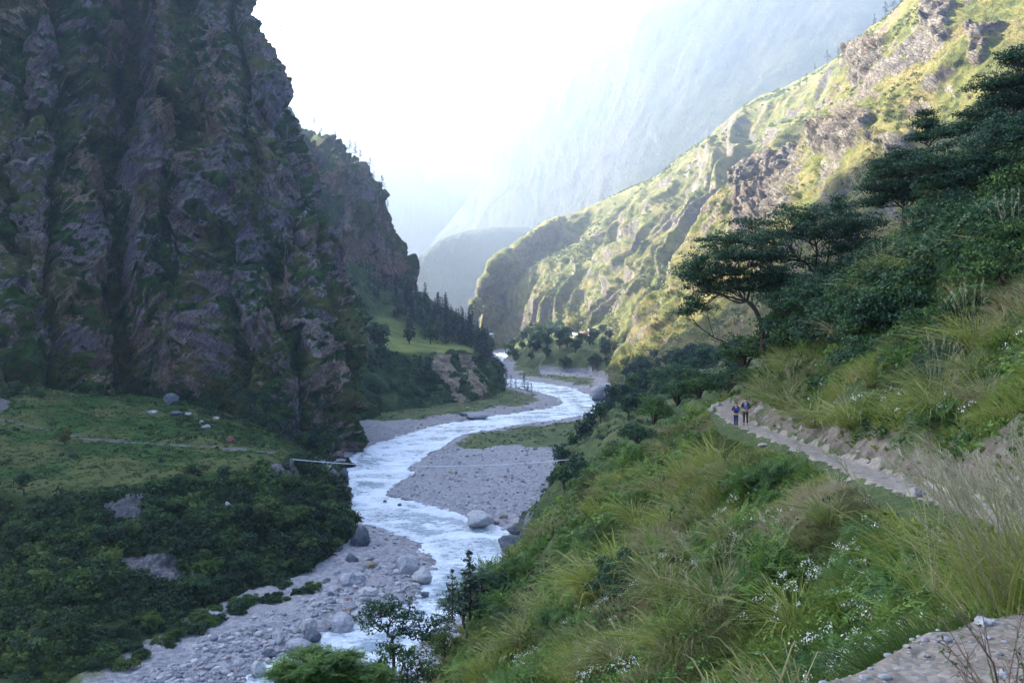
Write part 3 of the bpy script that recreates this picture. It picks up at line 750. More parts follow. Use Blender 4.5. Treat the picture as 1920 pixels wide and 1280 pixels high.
def leaf_cloud(cen, rad, per, size, rng, aspect=.55, hollow=.55, tint=None, up=.35, lobes=0.25):
    cen = np.asarray(cen, float).reshape(-1, 3); rad = np.broadcast_to(np.asarray(rad, float), cen.shape)
    n = len(cen)
    d = unit(rng.normal(size=(n, per, 3)))
    d[..., 2] = np.where(d[..., 2] < -.45, -d[..., 2], d[..., 2])
    r = hollow + (1 - hollow) * rng.random((n, per, 1)) ** .7
    r = r * (1 + lobes * np.sin(d[..., :1] * 7 + cen[:, None, :1]) * np.cos(d[..., 1:2] * 6 + cen[:, None, 1:2]))
    pos = (cen[:, None] + d * r * rad[:, None]).reshape(-1, 3)
    nn = unit(d + rng.normal(size=d.shape) * .8 + np.array([0, 0, up])).reshape(-1, 3)
    s = size * (0.6 + .8 * rng.random(len(pos)))
    V, Fq = leaf_quads(pos, nn, s, s * aspect, rng)
    if tint is None: tint = rng.random(n) * .7 + .1
    tt = np.clip(np.repeat(np.broadcast_to(tint, (n,)), per) + (d[..., 2].ravel() * .12) + rng.normal(size=n * per) * .10, 0, 1)
    return V, Fq, np.repeat(tt, 4)

def merge(parts):
    Vs, Fs, Ts, o = [], [], [], 0
    for V, Fq, T in parts:
        Vs.append(V); Fs.append(Fq + o); Ts.append(T); o += len(V)
    return np.concatenate(Vs), np.concatenate(Fs), np.concatenate(Ts)

def tubes(polys, sides=5):
    """polys: list of (points (k,3), radii (k,))"""
    Vs, Fs, o = [], [], 0
    for pts, rad in polys:
        pts = np.asarray(pts, float); rad = np.asarray(rad, float); k = len(pts)
        t = unit(np.gradient(pts, axis=0))
        ref = np.array([0.31, 0.95, 0.1]) if abs(t[0, 1]) < .8 else np.array([1., 0, 0])
        a = unit(np.cross(t, ref)); b = np.cross(t, a)
        an = np.arange(sides) / sides * 2 * np.pi
        ring = pts[:, None] + rad[:, None, None] * (np.cos(an)[None, :, None] * a[:, None] + np.sin(an)[None, :, None] * b[:, None])
        Vs.append(ring.reshape(-1, 3))
        i = np.arange(k * sides).reshape(k, sides); j = np.roll(i, -1, 1)
        Fs.append(np.stack([i[:-1], j[:-1], j[1:], i[1:]], -1).reshape(-1, 4) + o)
        # closed tip
        Fs.append(np.stack([i[-1][[0]], i[-1][[1]], i[-1][[2]], i[-1][[sides - 1]]], -1) + o)
        o += k * sides
    return np.concatenate(Vs), np.concatenate(Fs)

def branch_net(root, targets, r_tip=.02, bend=.15, rng=None, trunk=None, power=.5, droop=0.0, fan=.25):
    """limbs that fork on the way from the root to every target; returns tube polylines"""
    rng = rng or RNG
    nodes = [np.asarray(p, float) for p in (trunk if trunk is not None else [root])]
    par = [-1] + list(range(len(nodes) - 1))
    root = nodes[-1]
    order = np.argsort([np.linalg.norm(t - root) + (rng.random() * 2.5 if fan > .5 else 0) for t in targets])
    chains = []
    for k in order:
        t = np.asarray(targets[k], float)
        A = np.array(nodes)
        dn = np.linalg.norm(A - t, axis=1); dr = np.linalg.norm(A - root, axis=1)
        ok = dr < np.linalg.norm(t - root) * .9 + .01
        ok[:max(len(trunk) - 1 if trunk is not None else 0, 0)] = False
        if not ok.any(): ok[len(trunk) - 1 if trunk is not None else 0] = True
        cost = np.where(ok, dn + fan * dr, 1e9)
        j = int(np.argmin(cost)); L = dn[j]
        steps = max(2, min(5, int(L / .6)))
        prev = j; off = rng.normal(size=3) * L * bend
        for s in range(1, steps + 1):
            f = s / steps
            p = A[j] * (1 - f) + t * f + off * math.sin(f * math.pi) + np.array([0, 0, -droop * L * math.sin(f * math.pi)])
            nodes.append(p); par.append(prev); prev = len(nodes) - 1
    n = len(nodes); w = np.zeros(n)
    child = [0] * n
    for i in range(n - 1, 0, -1):
        if w[i] == 0: w[i] = 1
        w[par[i]] += w[i]; child[par[i]] += 1
    rad = r_tip * np.maximum(w, 1) ** power
    polys = []
    used = set()
    for i in range(n - 1, 0, -1):
        if i in used: continue
        ch = [i]; used.add(i); q = par[i]
        while q != -1 and q not in used:
            ch.append(q); used.add(q); q = par[q]
        if q != -1: ch.append(q)
        ch = ch[::-1]
        rr = rad[ch].copy(); rr[0] = min(rr[0], rr[1] * 1.25)
        polys.append((np.array(nodes)[ch], rr))
    return polys

def fronds(anchors, per, L, rng, tintv, nleaf=7, droop=.35, width=.28, flat=.25):
    """feathery pinnate leaves spreading nearly level from each anchor"""
    n = len(anchors)
    az = rng.random((n, per)) * 2 * np.pi
    el = rng.normal(size=(n, per)) * flat + .12
    d = np.stack([np.cos(az) * np.cos(el), np.sin(az) * np.cos(el), np.sin(el)], -1)
    ln = L * (.6 + .6 * rng.random((n, per)))
    f = (np.arange(nleaf) + .7) / nleaf
    st = anchors[:, None] + rng.normal(size=(n, per, 3)) * L * np.array([.35, .35, .12])
    pos = st[:, :, None] + d[:, :, None] * ln[:, :, None, None] * f[None, None, :, None]
    pos[..., 2] -= droop * ln[:, :, None] * f[None, None] ** 2
    side = unit(np.cross(d, np.array([0, 0, 1.])))[:, :, None]
    Vs = []
    w = width * ln[:, :, None, None] * np.sin(np.pi * (.15 + .8 * f))[None, None, :, None]
    fw = d[:, :, None] * ln[:, :, None, None] / nleaf
    for s in (-1, 1):
        tip = pos + side * w * s + fw * .6 - np.array([0, 0, 1.]) * w * .25
        Vs.append(np.stack([pos - fw * .25, (pos + tip) * .5 - fw * .30, tip, (pos + tip) * .5 + fw * .38], -2))
    V = np.stack(Vs, 3).reshape(-1, 3)
    T = np.repeat(np.clip(np.repeat(tintv, per) + rng.normal(size=n * per) * .08, 0, 1), nleaf * 2 * 4)
    return V, np.arange(len(V)).reshape(-1, 4), T

def thing_tree(name, loc, trunk_mesh, crown_mesh, label, cat='tree', group=None, bark=None, leaf=None):
    root = tag(empty(name, loc), label, cat, group)
    if trunk_mesh is not None:
        V, Fq = trunk_mesh; make_mesh('trunk', V, Fq, bark or M_BARK, parent=root, smooth=True)
    V, Fq, T = crown_mesh
    make_mesh('crown', V, Fq, leaf or M_DARK, parent=root, attrs={'tint': T})
    return root

def copy_tree(o, loc, rz=0.0, s=1.0, label=None, group=None, first=False):
    if first: c = o
    else:
        c = o.copy(); COL.objects.link(c)
        for ch in list(o.children):
            k = ch.copy(); COL.objects.link(k); k.parent = c
            for g in list(ch.children):
                q = g.copy(); COL.objects.link(q); q.parent = k
    c.location = [float(v) for v in loc]; c.rotation_euler = (0, 0, float(rz))
    c.scale = (float(s),) * 3 if np.isscalar(s) else tuple(float(v) for v in s)
    if label: c['label'] = label
    if group: c['group'] = group
    return c

class Kind:
    """one kind of plant or stone: a few source objects, then copies"""
    def __init__(s, sources): s.src = sources; s.used = [False] * len(sources); s.k = 0
    def put(s, loc, rz=0., sc=1., label=None, group=None, which=None):
        i = (s.k if which is None else which) % len(s.src); s.k += 1
        o = copy_tree(s.src[i], loc, rz, sc, label, group, first=not s.used[i])
        s.used[i] = True; return o

def to_px(p): return CX + p[0] / p[1] * F, CY - (p[2] - EYE) / p[1] * F

# ------------------------------------------------------------------ masses of scrub clothing the cliffs and slopes
def scrub(name, pts, rad, per, size, mat, seed, tint=None, squash=.8):
    rng = np.random.default_rng(seed)
    r = rad[0] + (rad[1] - rad[0]) * rng.random(len(pts)) ** 2
    V, Fq, T = leaf_cloud(pts, np.stack([r, r, r * squash], -1), per, size, rng, tint=tint)
    return make_mesh(name, V, Fq, mat, attrs={'tint': T}, kind='stuff')

rng = np.random.default_rng(5)
def pick(G, w, n, rng):
    w = w.ravel().astype(float); 
    k = rng.choice(len(w), size=n, p=w / w.sum())
    return G.reshape(-1, 3)[k], k
def cell_area(G):
    a = np.linalg.norm(np.cross(np.gradient(G, axis=0), np.gradient(G, axis=1)), axis=-1); return a
vis = (CLIFF_PY > -30) & (CLIFF_PX > -60)
wgt = cell_area(CLIFF_G) * vis * sstep(.3, .9, CLIFF_V) * (.25 + 2.2 * CLIFF_GUL + 1.6 * sstep(560, 760, CLIFF_PY) * (1 - sstep(480, 620, CLIFF_PX)))
pts, k = pick(CLIFF_G, wgt, 9500, rng)
scrub('undergrowth', pts + np.array([0, -.5, .5]), (.7, 3.4), 24, 1.05, M_BUSH, 1, tint=np.clip(.28 + fbm(pts / 30, 3, 5) * .5 + rng.normal(size=len(pts)) * .14, 0, 1))
# slope below the field: dense bushes
w = cell_area(LB_G) * (LB_PX > -80) * (LB_PY < 1330) * (1 - .96 * sstep(.3, .6, LB_BARE)) * (1 - sstep(2.8, 3.7, LB_TR)) * sstep(.0, .08, LB_TR)
w = w * (.35 + .65 * sstep(-.2, .25, fbm(LB_G / 14, 3, 44))) * (1 - np.exp(-((LB_PX - 550) / 34) ** 2 - ((LB_PY - 868) / 26) ** 2))
LBW = w
pts, k = pick(LB_G, w, 2900, rng)
scrub('undergrowth', pts + np.array([0, 0, .4]), (.8, 3.2), 56, 1.0, M_BUSH, 2, tint=np.clip(.30 + fbm(pts / 14, 3, 6) * .75 + rng.normal(size=len(pts)) * .16, 0, 1))
w = cell_area(LB_G) * (LB_PX > -80) * (1 - sstep(.3, .6, LB_BARE)) * sstep(3.2, 3.6, LB_TR) * sstep(.05, .35, fbm(LB_G / 16, 3, 45))
w2 = cell_area(LB_G) * (LB_PX > 330) * (LB_PX < 600) * sstep(5.4, 6.3, LB_TR) * 3
pts, k = pick(LB_G, w + w2, 420, rng)
scrub('undergrowth', pts, (.6, 2.6), 50, .8, M_BUSH, 3, tint=np.clip(.35 + fbm(pts / 14, 3, 7) * .6, 0, 1))
w = cell_area(LB_G) * (LB_PX > -80) * (1 - sstep(.2, .5, LB_BARE)) * sstep(3.0, 3.6, LB_TR)
pts, k = pick(LB_G, w, 5200, rng)
r_ = np.random.default_rng(9); s_ = .3 + 1.2 * r_.random(len(pts)) ** 2
V, Fq, T_ = leaf_cloud(pts, np.stack([s_ * 1.6, s_ * 1.6, s_ * .45], -1), 18, .55, r_, hollow=.2, tint=np.clip(.55 + fbm(pts / 16, 3, 6) * .9, 0, 1))
make_mesh('grass', V, Fq, M_LIME2, attrs={'tint': T_}, kind='stuff')
# wooded foot of the cliff above the field
w = cell_area(CLIFF_G) * (CLIFF_PX > -60) * (CLIFF_PX < 640) * np.exp(-((CLIFF_PY - (735 + .12 * CLIFF_PX)) / 45) ** 2) * (.2 + sstep(200, 300, CLIFF_PX))
pts, k = pick(CLIFF_G, w, 900, rng)
scrub('undergrowth', pts + np.array([0, -2, 1.0]), (2.0, 4.8), 60, 1.2, M_DARK, 4, tint=np.clip(.35 + fbm(pts / 20, 3, 8) * .6, 0, 1))
# steep right bank
rb = np.random.default_rng(606)
D_ = 185 + 1200 * rb.random(30000) ** 1.3; px_ = 930 + 420 * rb.random(30000); x_ = (px_ - CX) / F * D_
z_, o_, b_ = ground_height(x_, D_)
k_ = (b_ > 1) & (b_ < 120) & ~((px_ > 1165) & (D_ > 1000) & (b_ > 25))
bp = np.stack([x_, D_, z_], -1)[k_]; bp = bp[rb.random(len(bp)) < .28]
r_ = (.7 + bp[:, 1] / 450) * (.5 + rb.random(len(bp)))
V, Fq, T_ = leaf_cloud(bp, np.stack([r_, r_, r_ * .75], -1), 30, .55, rb, tint=np.clip(.35 + fbm(bp / 20, 3, 9) * .6, 0, 1))
make_mesh('undergrowth', V, Fq, M_BUSH, attrs={'tint': T_}, kind='stuff'); print('bank scrub', len(bp))
# weeds on the river meadows
D_ = 500 + 700 * rb.random(9000); px_ = 700 + 480 * rb.random(9000); x_ = (px_ - CX) / F * D_
z_, o_, b_ = ground_height(x_, D_)
m_ = (o_ > 3) & (b_ < 0) & ((poly_dist(x_, D_, MEADOW) > 2) | (poly_dist(x_, D_, BAR_FAR) > 2) | ((o_ > 20) & (D_ > 640) & (x_ < 30))) & (fbm(np.stack([x_, D_, x_ * 0], -1) / 18, 3, 66) > -.05)
bp = np.stack([x_, D_, z_], -1)[m_]; r_ = .3 + 1.3 * rb.random(len(bp)) ** 2
V, Fq, T_ = leaf_cloud(bp, np.stack([r_ * 1.2, r_ * 1.2, r_ * .6], -1), 18, .6, rb, tint=np.clip(.5 + fbm(bp / 20, 3, 9) * .7, 0, 1))
make_mesh('weeds', V, Fq, M_LIME2, attrs={'tint': T_}, kind='stuff')
# pine terrace bank
TP = CX + TERR_G[..., 0] / TERR_G[..., 1] * F
w = cell_area(TERR_G) * (TP > 690) * (TERR_TR < 2.7) * (TERR_TR > .4) * sstep(-.1, .25, fbm(TERR_G / 22, 3, 45))
w = w * (1 - .98 * sstep(.15, .5, TSCAR))
pts, k = pick(TERR_G, w, 700, rng)
scrub('undergrowth', pts, (1.2, 4.0), 30, 1.5, M_BUSH, 5, tint=np.clip(.25 + fbm(pts / 30, 3, 9) * .6, 0, 1))
# sunlit slopes: trees far away read as one cover
def far_wood(G, V, n, rad, seed, size, mat, thr=.05, sc=70, extra=1):
    px = CX + G[..., 0] / G[..., 1] * F; py = CY - (G[..., 2] - EYE) / G[..., 1] * F
    w = cell_area(G) * (px > 700) * (px < 1960) * (py > -20) * (py < 800) * sstep(thr - .15, thr + .2, fbm(G / sc, 4, seed)) * (.15 + V) * extra
    pts, k = pick(G, w, n, np.random.default_rng(seed))
    scrub('woods', pts, rad, 16, size, mat, seed, tint=np.clip(.45 + fbm(pts / 60, 3, 9) * .6, 0, 1))

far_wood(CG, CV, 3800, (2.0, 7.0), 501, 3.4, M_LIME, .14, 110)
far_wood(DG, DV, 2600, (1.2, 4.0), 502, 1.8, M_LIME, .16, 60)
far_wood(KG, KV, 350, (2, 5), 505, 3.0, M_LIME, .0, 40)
# ------------------------------------------------------------------ plants of the near hillside
def hill_hit(px, py, lo=2.5, hi=230.):
    D = np.geomspace(lo, hi, 900)
    x = (px - CX) / F * D; z = EYE - (py - CY) / F * D
    h, _ = hill_z(x, D)
    k = np.nonzero(z < h)[0]
    if not len(k): return None
    D = D[k[0]]; x = (px - CX) / F * D
    return np.array([x, D, float(hill_z(np.array([x]), np.array([D]))[0][0])])

def on_hill(x, y):
    z, u = hill_z(np.asarray(x, float), np.asarray(y, float)); return z, u

def blades(base, n_per, L, W, lean, rng, tint, dry, down=None):
    """tufts of arched three-joint blades; base (N,3)"""
    N = len(base); n = N * n_per
    b = np.repeat(base, n_per, 0)
    L = np.repeat(np.broadcast_to(L, (N,)), n_per) * (.45 + .75 * rng.random(n))
    W = np.repeat(np.broadcast_to(W, (N,)), n_per) * (.6 + .8 * rng.random(n))
    az = rng.random(n) * 2 * np.pi
    out = np.stack([np.cos(az), np.sin(az), az * 0], -1)
    sp = np.repeat(np.broadcast_to(L.reshape(N, n_per).mean(1), (N,)), n_per) * .12
    b = b + out * (rng.random((n, 1)) ** .5) * sp[:, None] * 2
    ln = lean * (.3 + 1.1 * rng.random(n))
    d = out * ln[:, None] + np.array([0, 0, 1.])
    if down is not None: d = d + down * (.25 + .3 * rng.random((n, 1)))
    d = unit(d)
    hz = unit(d * np.array([1, 1, 0]) + 1e-6)
    p1 = b + d * (L * .5)[:, None]
    p2 = b + d * (L * .82)[:, None] + hz * (L * .22 * ln)[:, None] - np.array([0, 0, 1.]) * (L * .08 * ln)[:, None]
    p3 = b + d * L[:, None] * .95 + hz * (L * .5 * ln)[:, None] - np.array([0, 0, 1.]) * (L * .34 * ln)[:, None]
    s = unit(np.cross(d, unit(rng.normal(size=(n, 3))))) * W[:, None] * .5
    V = np.stack([b - s, b + s, p1 + s * .9, p1 - s * .9, p2 + s * .6, p2 - s * .6, p3], 1).reshape(-1, 3)
    o = np.arange(n)[:, None] * 7
    Q = np.concatenate([o + np.array([[0, 1, 2, 3]]), o + np.array([[3, 2, 4, 5]])]); T3 = o + np.array([[5, 4, 6]])
    tt = np.clip(np.repeat(np.broadcast_to(tint, (N,)), n_per) + rng.normal(size=n) * .14, 0, 1)
    dd = np.clip(np.repeat(np.broadcast_to(dry, (N,)), n_per) + rng.normal(size=n) * .22, 0, 1)
    return V, [Q, T3], np.repeat(tt, 7), np.repeat(dd, 7)

def plume_heads(base, tips_n, L, rng, head=.24, fluff=22):
    """stalks with feathery seed heads"""
    N = len(base); n = N * tips_n
    b = np.repeat(base, tips_n, 0); L = np.repeat(np.broadcast_to(L, (N,)), tips_n) * (.8 + .4 * rng.random(n))
    az = rng.random(n) * 2 * np.pi; out = np.stack([np.cos(az), np.sin(az), az * 0], -1)
    d = unit(out * (.15 + .35 * rng.random((n, 1))) + np.array([-.12, 0, 1.]))
    top = b + d * L[:, None]
    s = unit(np.cross(d, out)) * .006
    V1 = np.stack([b - s, b + s, top + s * .6, top - s * .6], 1).reshape(-1, 3)
    f = rng.random((n, fluff))
    H = (L * head)[:, None]
    c = top[:, None] - d[:, None] * (H * f)[..., None]
    nod = out[:, None] * ((1 - f) ** 2 * H * .35)[..., None]
    r = unit(rng.normal(size=(n, fluff, 3))); dirp = unit(r * .55 + d[:, None] * .9)
    ln = H * .15 * (.6 + .8 * np.sin(np.pi * np.clip(f, .05, 1)))
    c = c + nod; tip = c + dirp * ln[..., None]
    sd = unit(np.cross(dirp, rng.normal(size=r.shape))) * (ln * .05)[..., None]
    V2 = np.stack([c - sd * .6, c + sd * .6, tip + sd, tip - sd], 2).reshape(-1, 3)
    V = np.concatenate([V1, V2])
    T = np.clip(np.concatenate([rng.random(n * 4) * .3, np.repeat(rng.random(n * fluff) * .6 + .35, 4)]), 0, 1)
    return V, np.arange(len(V)).reshape(-1, 4), T

rng = np.random.default_rng(77)
def in_view(P3, mx=120, my=160):
    px = CX + P3[..., 0] / P3[..., 1] * F; py = CY - (P3[..., 2] - EYE) / P3[..., 1] * F
    return (px > -mx) & (px < 1920 + mx) & (py > -my) & (py < 1280 + my)
TRAIL_PX = np.array([(1333,775),(1345,740),(1400,733),(1425,790),(1500,812),(1600,845),(1690,890),(1760,905),(1845,925),(1850,985),(1700,965),(1600,908),(1500,852),(1400,828),(1350,808)], float)
NEAR_PX = np.array([(1520,1300),(1600,1225),(1700,1180),(1800,1155),(1870,1150),(1960,1165),(1960,1300)], float)
def hides_trail(p, h, r=.3):
    """true where a plant of height h would grow across the open trail"""
    p = np.asarray(p, float).reshape(-1, 3); bad = np.zeros(len(p), bool)
    h = np.broadcast_to(h, (len(p),))
    for f in (0, .35, .7, 1.0):
        for dx in (-r, 0, r):
            x = CX + (p[:, 0] + dx) / p[:, 1] * F; y = CY - (p[:, 2] + h * f - EYE) / p[:, 1] * F
            bad |= (poly_dist(x, y, TRAIL_PX) > -3) & (np.interp(x, [1340, 1400, 1500, 1700, 1850], [84, 68, 54, 34, 27]) > p[:, 1] - 1) | (poly_dist(x, y, NEAR_PX) > -4) & (p[:, 1] < 8)
    return bad
def scatter(y0, y1, u0, u1, n, rng, skip=HW + .12, keep=None, m=120):
    y = y0 + (y1 - y0) * rng.random(n); u = u0 + (u1 - u0) * rng.random(n)
    x = trail_x(y) + u; z, U = on_hill(x, y)
    p = np.stack([x, y, z], -1)
    k = (np.abs(U) > half_w(y) + .15) & in_view(p, m, 260)
    return p[k], U[k]
grass = []
def dryness(p): return np.clip(.36 + fbm(p / 11, 3, 300) * 1.5 + fbm(p / 3.0, 2, 301) * .5, 0, 1)
def tints(p): return np.clip(.45 + fbm(p / 7, 3, 302) * .9, .02, .98)
DOWN = np.array([-1., -.1, -.25])
for (y0, y1, u0, u1, n, per, L, W, cutp) in (
   (2.6, 9, -7, .0, 3600, 34, .50, .009, .12), (9, 20, -14, 3, 4200, 36, .60, .014, .12), (20, 42, -25, 30, 7600, 30, .70, .022, .10),
   (42, 75, -30, 48, 9000, 24, .85, .034, .10), (75, 125, -30, 60, 7500, 20, 1.0, .05, .10)):
    p, U = scatter(y0, y1, u0, u1, n, rng)
    bare = (U > HW) & (U < 1.7 + fbm(p / 2.5, 2, 303) * 2.4)
    p = p[~(bare & (rng.random(len(p)) < .55))]
    dr = dryness(p); hgt = np.clip(.62 + fbm(p / 6, 3, 304) * 1.3, .22, 1.5)
    q = ~hides_trail(p, L * hgt * .8, .15); p, dr, hgt = p[q], dr[q], hgt[q]
    near_tr = np.clip((np.abs(p[:, 0] - trail_x(p[:, 1])) - HW) / 1.6, .25, 1)
    grass.append(blades(p - np.array([0, 0, .05]), per, L * hgt * near_tr, W, .55, rng, tints(p), dr * .85, down=DOWN))
p, U = scatter(8, 86, -9, -.6, 26000, rng); p = p[~hides_trail(p, .16, .05)]
grass.append(blades(p - np.array([0, 0, .03]), 14, .30, .024, .7, rng, tints(p), dryness(p) * .8, down=DOWN))
p, U = scatter(3, 26, 1.2, 16, 9000, rng, m=2600)
grass.append(blades(p - np.array([0, 0, .03]), 20, .65, .016, .7, rng, tints(p), dryness(p) * .8, down=DOWN))
p, U = scatter(-2, 8, -8, -1, 2500, rng, m=1500); p = p[(p[:, 1] > 2.4)]; p = p[~hides_trail(p, .5, .1)]
grass.append(blades(p - np.array([0, 0, .03]), 20, .42, .009, .6, rng, tints(p), dryness(p) * .8, down=DOWN))
o = 0; Vs, Qs, Ts, A1, A2 = [], [], [], [], []
for V, (Q, T3), t, d in grass:
    Vs.append(V); Qs.append(Q + o); Ts.append(T3 + o); A1.append(t); A2.append(d); o += len(V)
make_mesh('grass', np.concatenate(Vs), [np.concatenate(Qs), np.concatenate(Ts)], M_GRASS, attrs={'tint': np.concatenate(A1), 'dry': np.concatenate(A2)}, kind='stuff')
# low leafy herbs between the grasses
cl = []
for (y0, y1, u0, u1, n, per, sz, rad) in ((2.6, 9, -7, 0, 1300, 46, .06, .22), (9, 22, -16, 4, 2600, 42, .09, .34), (22, 50, -26, 34, 5200, 36, .16, .5), (50, 120, -30, 60, 5600, 28, .28, .8)):
    p, U = scatter(y0, y1, u0, u1, n, rng)
    bare = (U > HW) & (U < 1.5)
    p = p[~bare]; p = p[fbm(p / 5, 3, 310) > -.06]; p = p[~hides_trail(p, rad, rad)]
    r = rad * (.5 + rng.random(len(p)))
    cl.append(leaf_cloud(p + np.array([0, 0, .15]) * rad, np.stack([r, r, r * .75], -1), per, sz, rng, hollow=.25, tint=np.clip(.42 + fbm(p / 5, 2, 311) * .8, 0, 1)))
V, Fq, T = merge(cl)
make_mesh('undergrowth', V, Fq, M_FERN, attrs={'tint': T}, kind='stuff')
# white flower heads in drifts
cl = []
for (y0, y1, u0, u1, n, sz) in ((5.5, 14, -10, -1, 900, .02), (14, 50, -24, -1, 5200, .05), (30, 80, 2, 30, 1200, .07)):
    p, U = scatter(y0, y1, u0, u1, n, rng, skip=1.5)
    p = p[(fbm(p / 5.5, 3, 320) > .30) & (rng.random(len(p)) < .55)]; p = p[~hides_trail(p, .8, .1)]
    cl.append(leaf_cloud(p + np.array([0, 0, .75]), np.full((len(p), 3), sz * 3.2), 12, sz, rng, aspect=.8, hollow=.1))
V, Fq, T = merge(cl)
make_mesh('weeds', V, Fq, M_FLOWER, attrs={'tint': T}, kind='stuff')

# tall tussocks, feathery shrubs and dark bushes: sources ----------------------
def mk_tussock(seed, dry, tint, plumes, n=260, L=1.35):
    r = np.random.default_rng(seed)
    root = tag(empty('grass_tussock', (0, 0, 0)), 'tall arching grass tussock on the hillside', 'grass tussock')
    b = np.concatenate([r.normal(size=(14, 2)) * .16, np.zeros((14, 1))], 1)
    V, Fc, t, d = blades(b, n // 14, L, .022, 1.15, r, tint, dry, down=DOWN * .5)
    make_mesh('leaves', V, Fc, M_GRASS, parent=root, attrs={'tint': t, 'dry': d})
    if plumes:
        V, Fq, T = plume_heads(b, plumes, L * 1.25, r)
        make_mesh('plumes', V, Fq, M_PLUME, parent=root, attrs={'tint': T})
    return root
TUS = Kind([mk_tussock(1, .10, .75, 0), mk_tussock(2, .45, .6, 0), mk_tussock(3, .0, .9, 0), mk_tussock(4, .3, .5, 1), mk_tussock(5, .75, .55, 0)])
def mk_fern(seed, tint, R=.9, mat=None):
    r = np.random.default_rng(seed)
    root = tag(empty('feathery_shrub', (0, 0, 0)), 'feathery green shrub on the hillside', 'shrub')
    n = 46
    d = unit(r.normal(size=(n, 3))); d[:, 2] = np.abs(d[:, 2]) * .8
    A = d * R * (.35 + .6 * r.random((n, 1)))
    V, Fq, T = fronds(A, 7, R * .55, r, np.clip(tint + r.normal(size=n) * .12, 0, 1), nleaf=6, droop=.1, width=.2, flat=.6)
    st = [(np.array([[0, 0, -.15], a * .5 + [0, 0, .05], a]), np.array([.02, .012, .005]) * R) for a in A[::2]]
    SV, SF = tubes(st, 4)
    make_mesh('stems', SV, SF, M_BARK, parent=root)
    make_mesh('foliage', V, Fq, mat or M_FERN, parent=root, attrs={'tint': T})
    return root
FERN = Kind([mk_fern(11, .45), mk_fern(12, .6), mk_fern(13, .3), mk_fern(14, .75)])
def mk_bush(seed, mat, tint, R=1.4, leaf=.17, lobes=34, per=62, name='leafy_bush', label='dense leafy bush', stemmy=True, squash=.85):
    r = np.random.default_rng(seed)
    root = tag(empty(name, (0, 0, 0)), label, 'bush')
    d = unit(r.normal(size=(lobes, 3))); d[:, 2] = np.abs(d[:, 2])
    c = d * R * (.3 + .65 * r.random((lobes, 1)) ** .6) * np.array([1, 1, squash])
    rad = R * (.18 + .22 * r.random(lobes))
    V, Fq, T = leaf_cloud(c, np.stack([rad, rad, rad * .7], -1), per, leaf, r, hollow=.35, tint=np.clip(tint + r.normal(size=lobes) * .15, 0, 1))
    SV, SF = tubes([(np.array([[0, 0, -.4], a * .45, a]), np.array([.045, .03, .012]) * R) for a in c[::3]], 4)
    make_mesh('stems', SV, SF, M_BARK, parent=root)
    make_mesh('foliage', V, Fq, mat, parent=root, attrs={'tint': T})
    return root
BUSH = Kind([mk_bush(21, M_DARK, .35, leaf=.10, per=120), mk_bush(22, M_DARK, .5, leaf=.10, per=120), mk_bush(23, M_BUSH, .45, leaf=.11, per=110), mk_bush(24, M_BUSH, .6, leaf=.10, per=110)])

def at_px(px, py): return hill_hit(px, py)
rng = np.random.default_rng(99)
# picked out one by one from the picture: (px, py of the foot, size, which, label)
for px, py, s, w, lab in (
  (1350, 880, 1.9, 2, 'bright green grass tussock at the bend just below the two hikers'),
  (1285, 900, 1.7, 0, 'green tussock left of the bright one below the hikers'),
  (1200, 985, 2.0, 0, 'broad bright green tussock on the crest above the river bend'),
  (1120, 1110, 2.0, 2, 'big drooping emerald tussock above the boulder bank'),
  (1170, 1080, 1.9, 0, 'drooping tussock upslope of the emerald one'),
  (1240, 930, 1.8, 1, 'pale plumed tussock on the slope crest'),
  (1565, 1235, .34, 2, 'small vivid green grass tuft beside the near trail stones'),
  (1535, 800, 1.9, 1, 'long hanging tussock over the cut bank right of the hikers'),
  (1480, 770, 1.9, 3, 'arching olive tussock directly right of the hikers'),
  (1600, 800, 1.9, 0, 'green tussock hanging over the stony cut of the trail'),
  (1440, 745, 1.7, 4, 'tan grass tussock above the head of the hikers'),
  (1700, 530, 2.3, 1, 'large plumed tussock high on the hill below the dark trees'),
  (1750, 520, 2.3, 2, 'bright green tussock high on the hill below the dark trees'),
  (1820, 500, 2.2, 0, 'green tussock nearest the picture edge below the dark trees'),
  (1660, 560, 2.1, 3, 'fawn topped tussock left of the large plumed one'),
  (1590, 640, 1.8, 4, 'yellow grass tussock right of the umbrella tree trunk'),
  (1760, 780, 1.3, 3, 'pale plumed tussock in the dark scrub above the trail'),
  (1850, 760, 1.3, 4, 'whitish plumed tussock high at the picture edge'),
  (1560, 980, 1.0, 3, 'tussock with upright grey plumes below the path bend'),
  (1480, 1010, 1.0, 4, 'tussock with brushlike pale plumes mid slope'),
  (1445, 1060, 1.0, 3, 'low plumed tussock downslope of the brushlike plumes')):
    p = at_px(px, py)
    if p is None: continue
    TUS.put(p - [0, 0, .1], rng.random() * 6.28, s * (.95 + .1 * rng.random()), lab, 'tall grass tussocks', w)
n = 0
